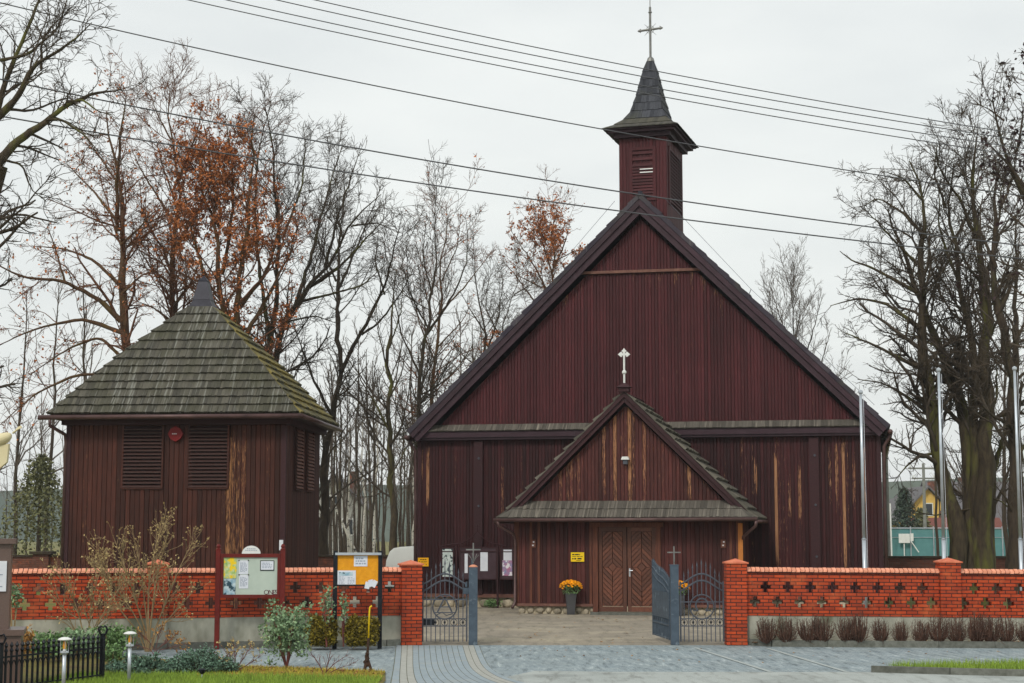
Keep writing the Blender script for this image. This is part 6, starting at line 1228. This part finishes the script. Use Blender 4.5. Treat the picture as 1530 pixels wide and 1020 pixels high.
p = at(515, 800, 31.6); leafbush('rose_bush', 'short yellowing rose sprig left of the amber board post', (p.x, p.y, .06), (.1, .1, .3), .72, 70, M['roseleaf'], .032, 3, hollow=.2)
for px, lb in ((482, 'rounded golden brown thuja ball left of the amber board'), (541, 'rounded golden brown thuja ball below the amber board')):
    p = at(px, 800, 31.75); leafbush('thuja_ball', lb, (p.x, p.y, .06), (.31 if px < 500 else .35, .3, .29), .28, 3400, M['thuja'], .026, 3, 'barkbrown', .72)
def juniper(label, loc, rx, ry, h, n):
    t = thing('juniper', label, 'shrub', loc); P0 = []
    for k in range(n):
        a = random.uniform(0, 6.28); rr = math.sqrt(random.random()); e = np.array([rx * rr * math.cos(a), ry * rr * math.sin(a), h * (1 - .65 * rr * rr) * random.uniform(.45, 1.1)]); P0.append(resample([(e[0] * .45, e[1] * .45, .02), (e[0] * .75, e[1] * .75, e[2] * .8), e], 6))
    P0 = np.array(P0); R0 = np.full((n, 6), .006); P1, R1 = spawn(P0, R0, 16, .5, .08, .2, (15, 40), .1, (.6, .9), 4, .02, .1, .005); np_mesh('stems', *cat([tubes(P0, R0, 4)]), M['barkbrown'], t)
    V, Fq = leafquads(np.concatenate([P0[:, 1:].reshape(-1, 3), P1.reshape(-1, 3)]), .022, 3, .018); np_mesh('foliage', V, Fq, M['juniper'], t, False)
p = at(212, 1000, 26.0); juniper('spreading grey green juniper behind the right garden light', (p.x, 26.2, 0), .62, .5, .3, 110); p = at(292, 1000, 26.0); juniper('spreading grey green juniper next to the red twig shrub', (p.x, 26.4, 0), .62, .5, .36, 120)
for lb, px, Y, rad, zc, n, m, s in (('yellow green leafy perennial behind the black fence', 78, 28.5, (.32, .3, .22), .3, 420, M['leaf'], .04), ('bright green low bush at the wall plinth by the shrubs', 170, 30.2, (.45, .35, .24), .28, 700, M['leaf'], .035), ('green low bush behind the right end of the black fence', 118, 29.4, (.4, .3, .25), .28, 600, M['roseleaf'], .035), ('small orange leaved perennial beside the monument', 42, 27.5, (.16, .15, .3), .4, 160, M['litter'], .035), ('pale leafed sprig against the wall by the monument', 24, 29.5, (.16, .12, .28), 1.05, 120, M['roseleaf'], .035), ('green tuft of plants by the last fence post', 172, 27.6, (.2, .2, .16), .2, 260, M['leaf'], .035), ('small green bush growing at the church foundation left of the porch', 0, 0, (.3, .2, .14), .12, 300, M['leaf'], .03)):
    loc = (at(px, 800, Y).x, Y, .02) if Y else on(CO, CYAW, -4.4, -.35, 0)
    leafbush('garden_plant', lb, loc, rad, zc, n, m, s, 5, 'shrubtwig', .3, 'plant')
# ------------------------------------------------------------------ overhead wires
def wire(label, pts, Y0, Y1, r, group=None):
    pts = sorted(pts); xs = np.array([p[0] for p in pts], float); ys = np.array([p[1] for p in pts], float); co = np.polyfit(xs, ys, 2 if len(pts) > 2 else 1); X = np.linspace(-120, 1650, 40); P = [np.array(at(x, float(np.polyval(co, x)), Y0 + (Y1 - Y0) * (x + 120) / 1770)) for x in X]; b = P[0].copy()
    mb = MB(); mb.tube([tuple(p - b) for p in P], r, 5, cap=False); o = mb.build('power_line', M['wire'], None, True); tag(o, label, 'wire', group, tuple(b))
G4 = 'bundle of four parallel wires'
wire('topmost of the four parallel wires crossing the turret spire', [(472, 0), (860, 82.3), (1100, 128), (1220, 150.6), (1465, 190.7)], 36, 40, .012, G4)
wire('second from the top of the four parallel wires crossing the spire', [(415, 0), (860, 94.7), (1100, 139.5), (1220, 161.2), (1432, 195)], 36, 40, .012, G4)
wire('third from the top of the four parallel wires crossing the spire', [(340, 0), (860, 109), (1100, 152.7), (1220, 174), (1428, 206.4)], 36, 40, .012, G4)
wire('lowest of the four parallel wires crossing the turret spire', [(283, 0), (860, 120), (1100, 163.4), (1220, 185), (1412, 215.4)], 36, 40, .012, G4)
wire('single wire passing just under the turret eaves', [(84, 24), (185, 47), (320, 77), (860, 186), (1035, 216), (1220, 246.8), (1302, 259.7)], 33, 38, .013)
wire('upper of the two thick wires crossing below the turret louvre', [(0, 118.6), (140, 147), (262, 170), (650, 242), (860, 276.5), (1100, 311.5), (1294, 338)], 31, 36, .0145)
wire('lower of the two thick wires crossing the gable peak', [(8, 175), (202, 206), (352, 233), (650, 277), (860, 305.8), (1100, 337.4), (1304, 362)], 31, 36, .0145)
# ------------------------------------------------------------------ haze
if True:
    mb = MB(); mb.box((-470, -70, -1.5), (470, 530, 30)); hm = bpy.data.materials.new('haze_air'); hm.use_nodes = True; n = hm.node_tree; n.nodes.remove(n.nodes['Principled BSDF']); pv = n.nodes.new('ShaderNodeVolumePrincipled'); pv.inputs['Color'].default_value = (.80, .87, .92, 1); pv.inputs['Density'].default_value = .00032; pv.inputs['Anisotropy'].default_value = 0.0
    n.links.new(pv.outputs[0], n.nodes['Material Output'].inputs['Volume']); struct(mb.build('haze', hm), 'stuff')
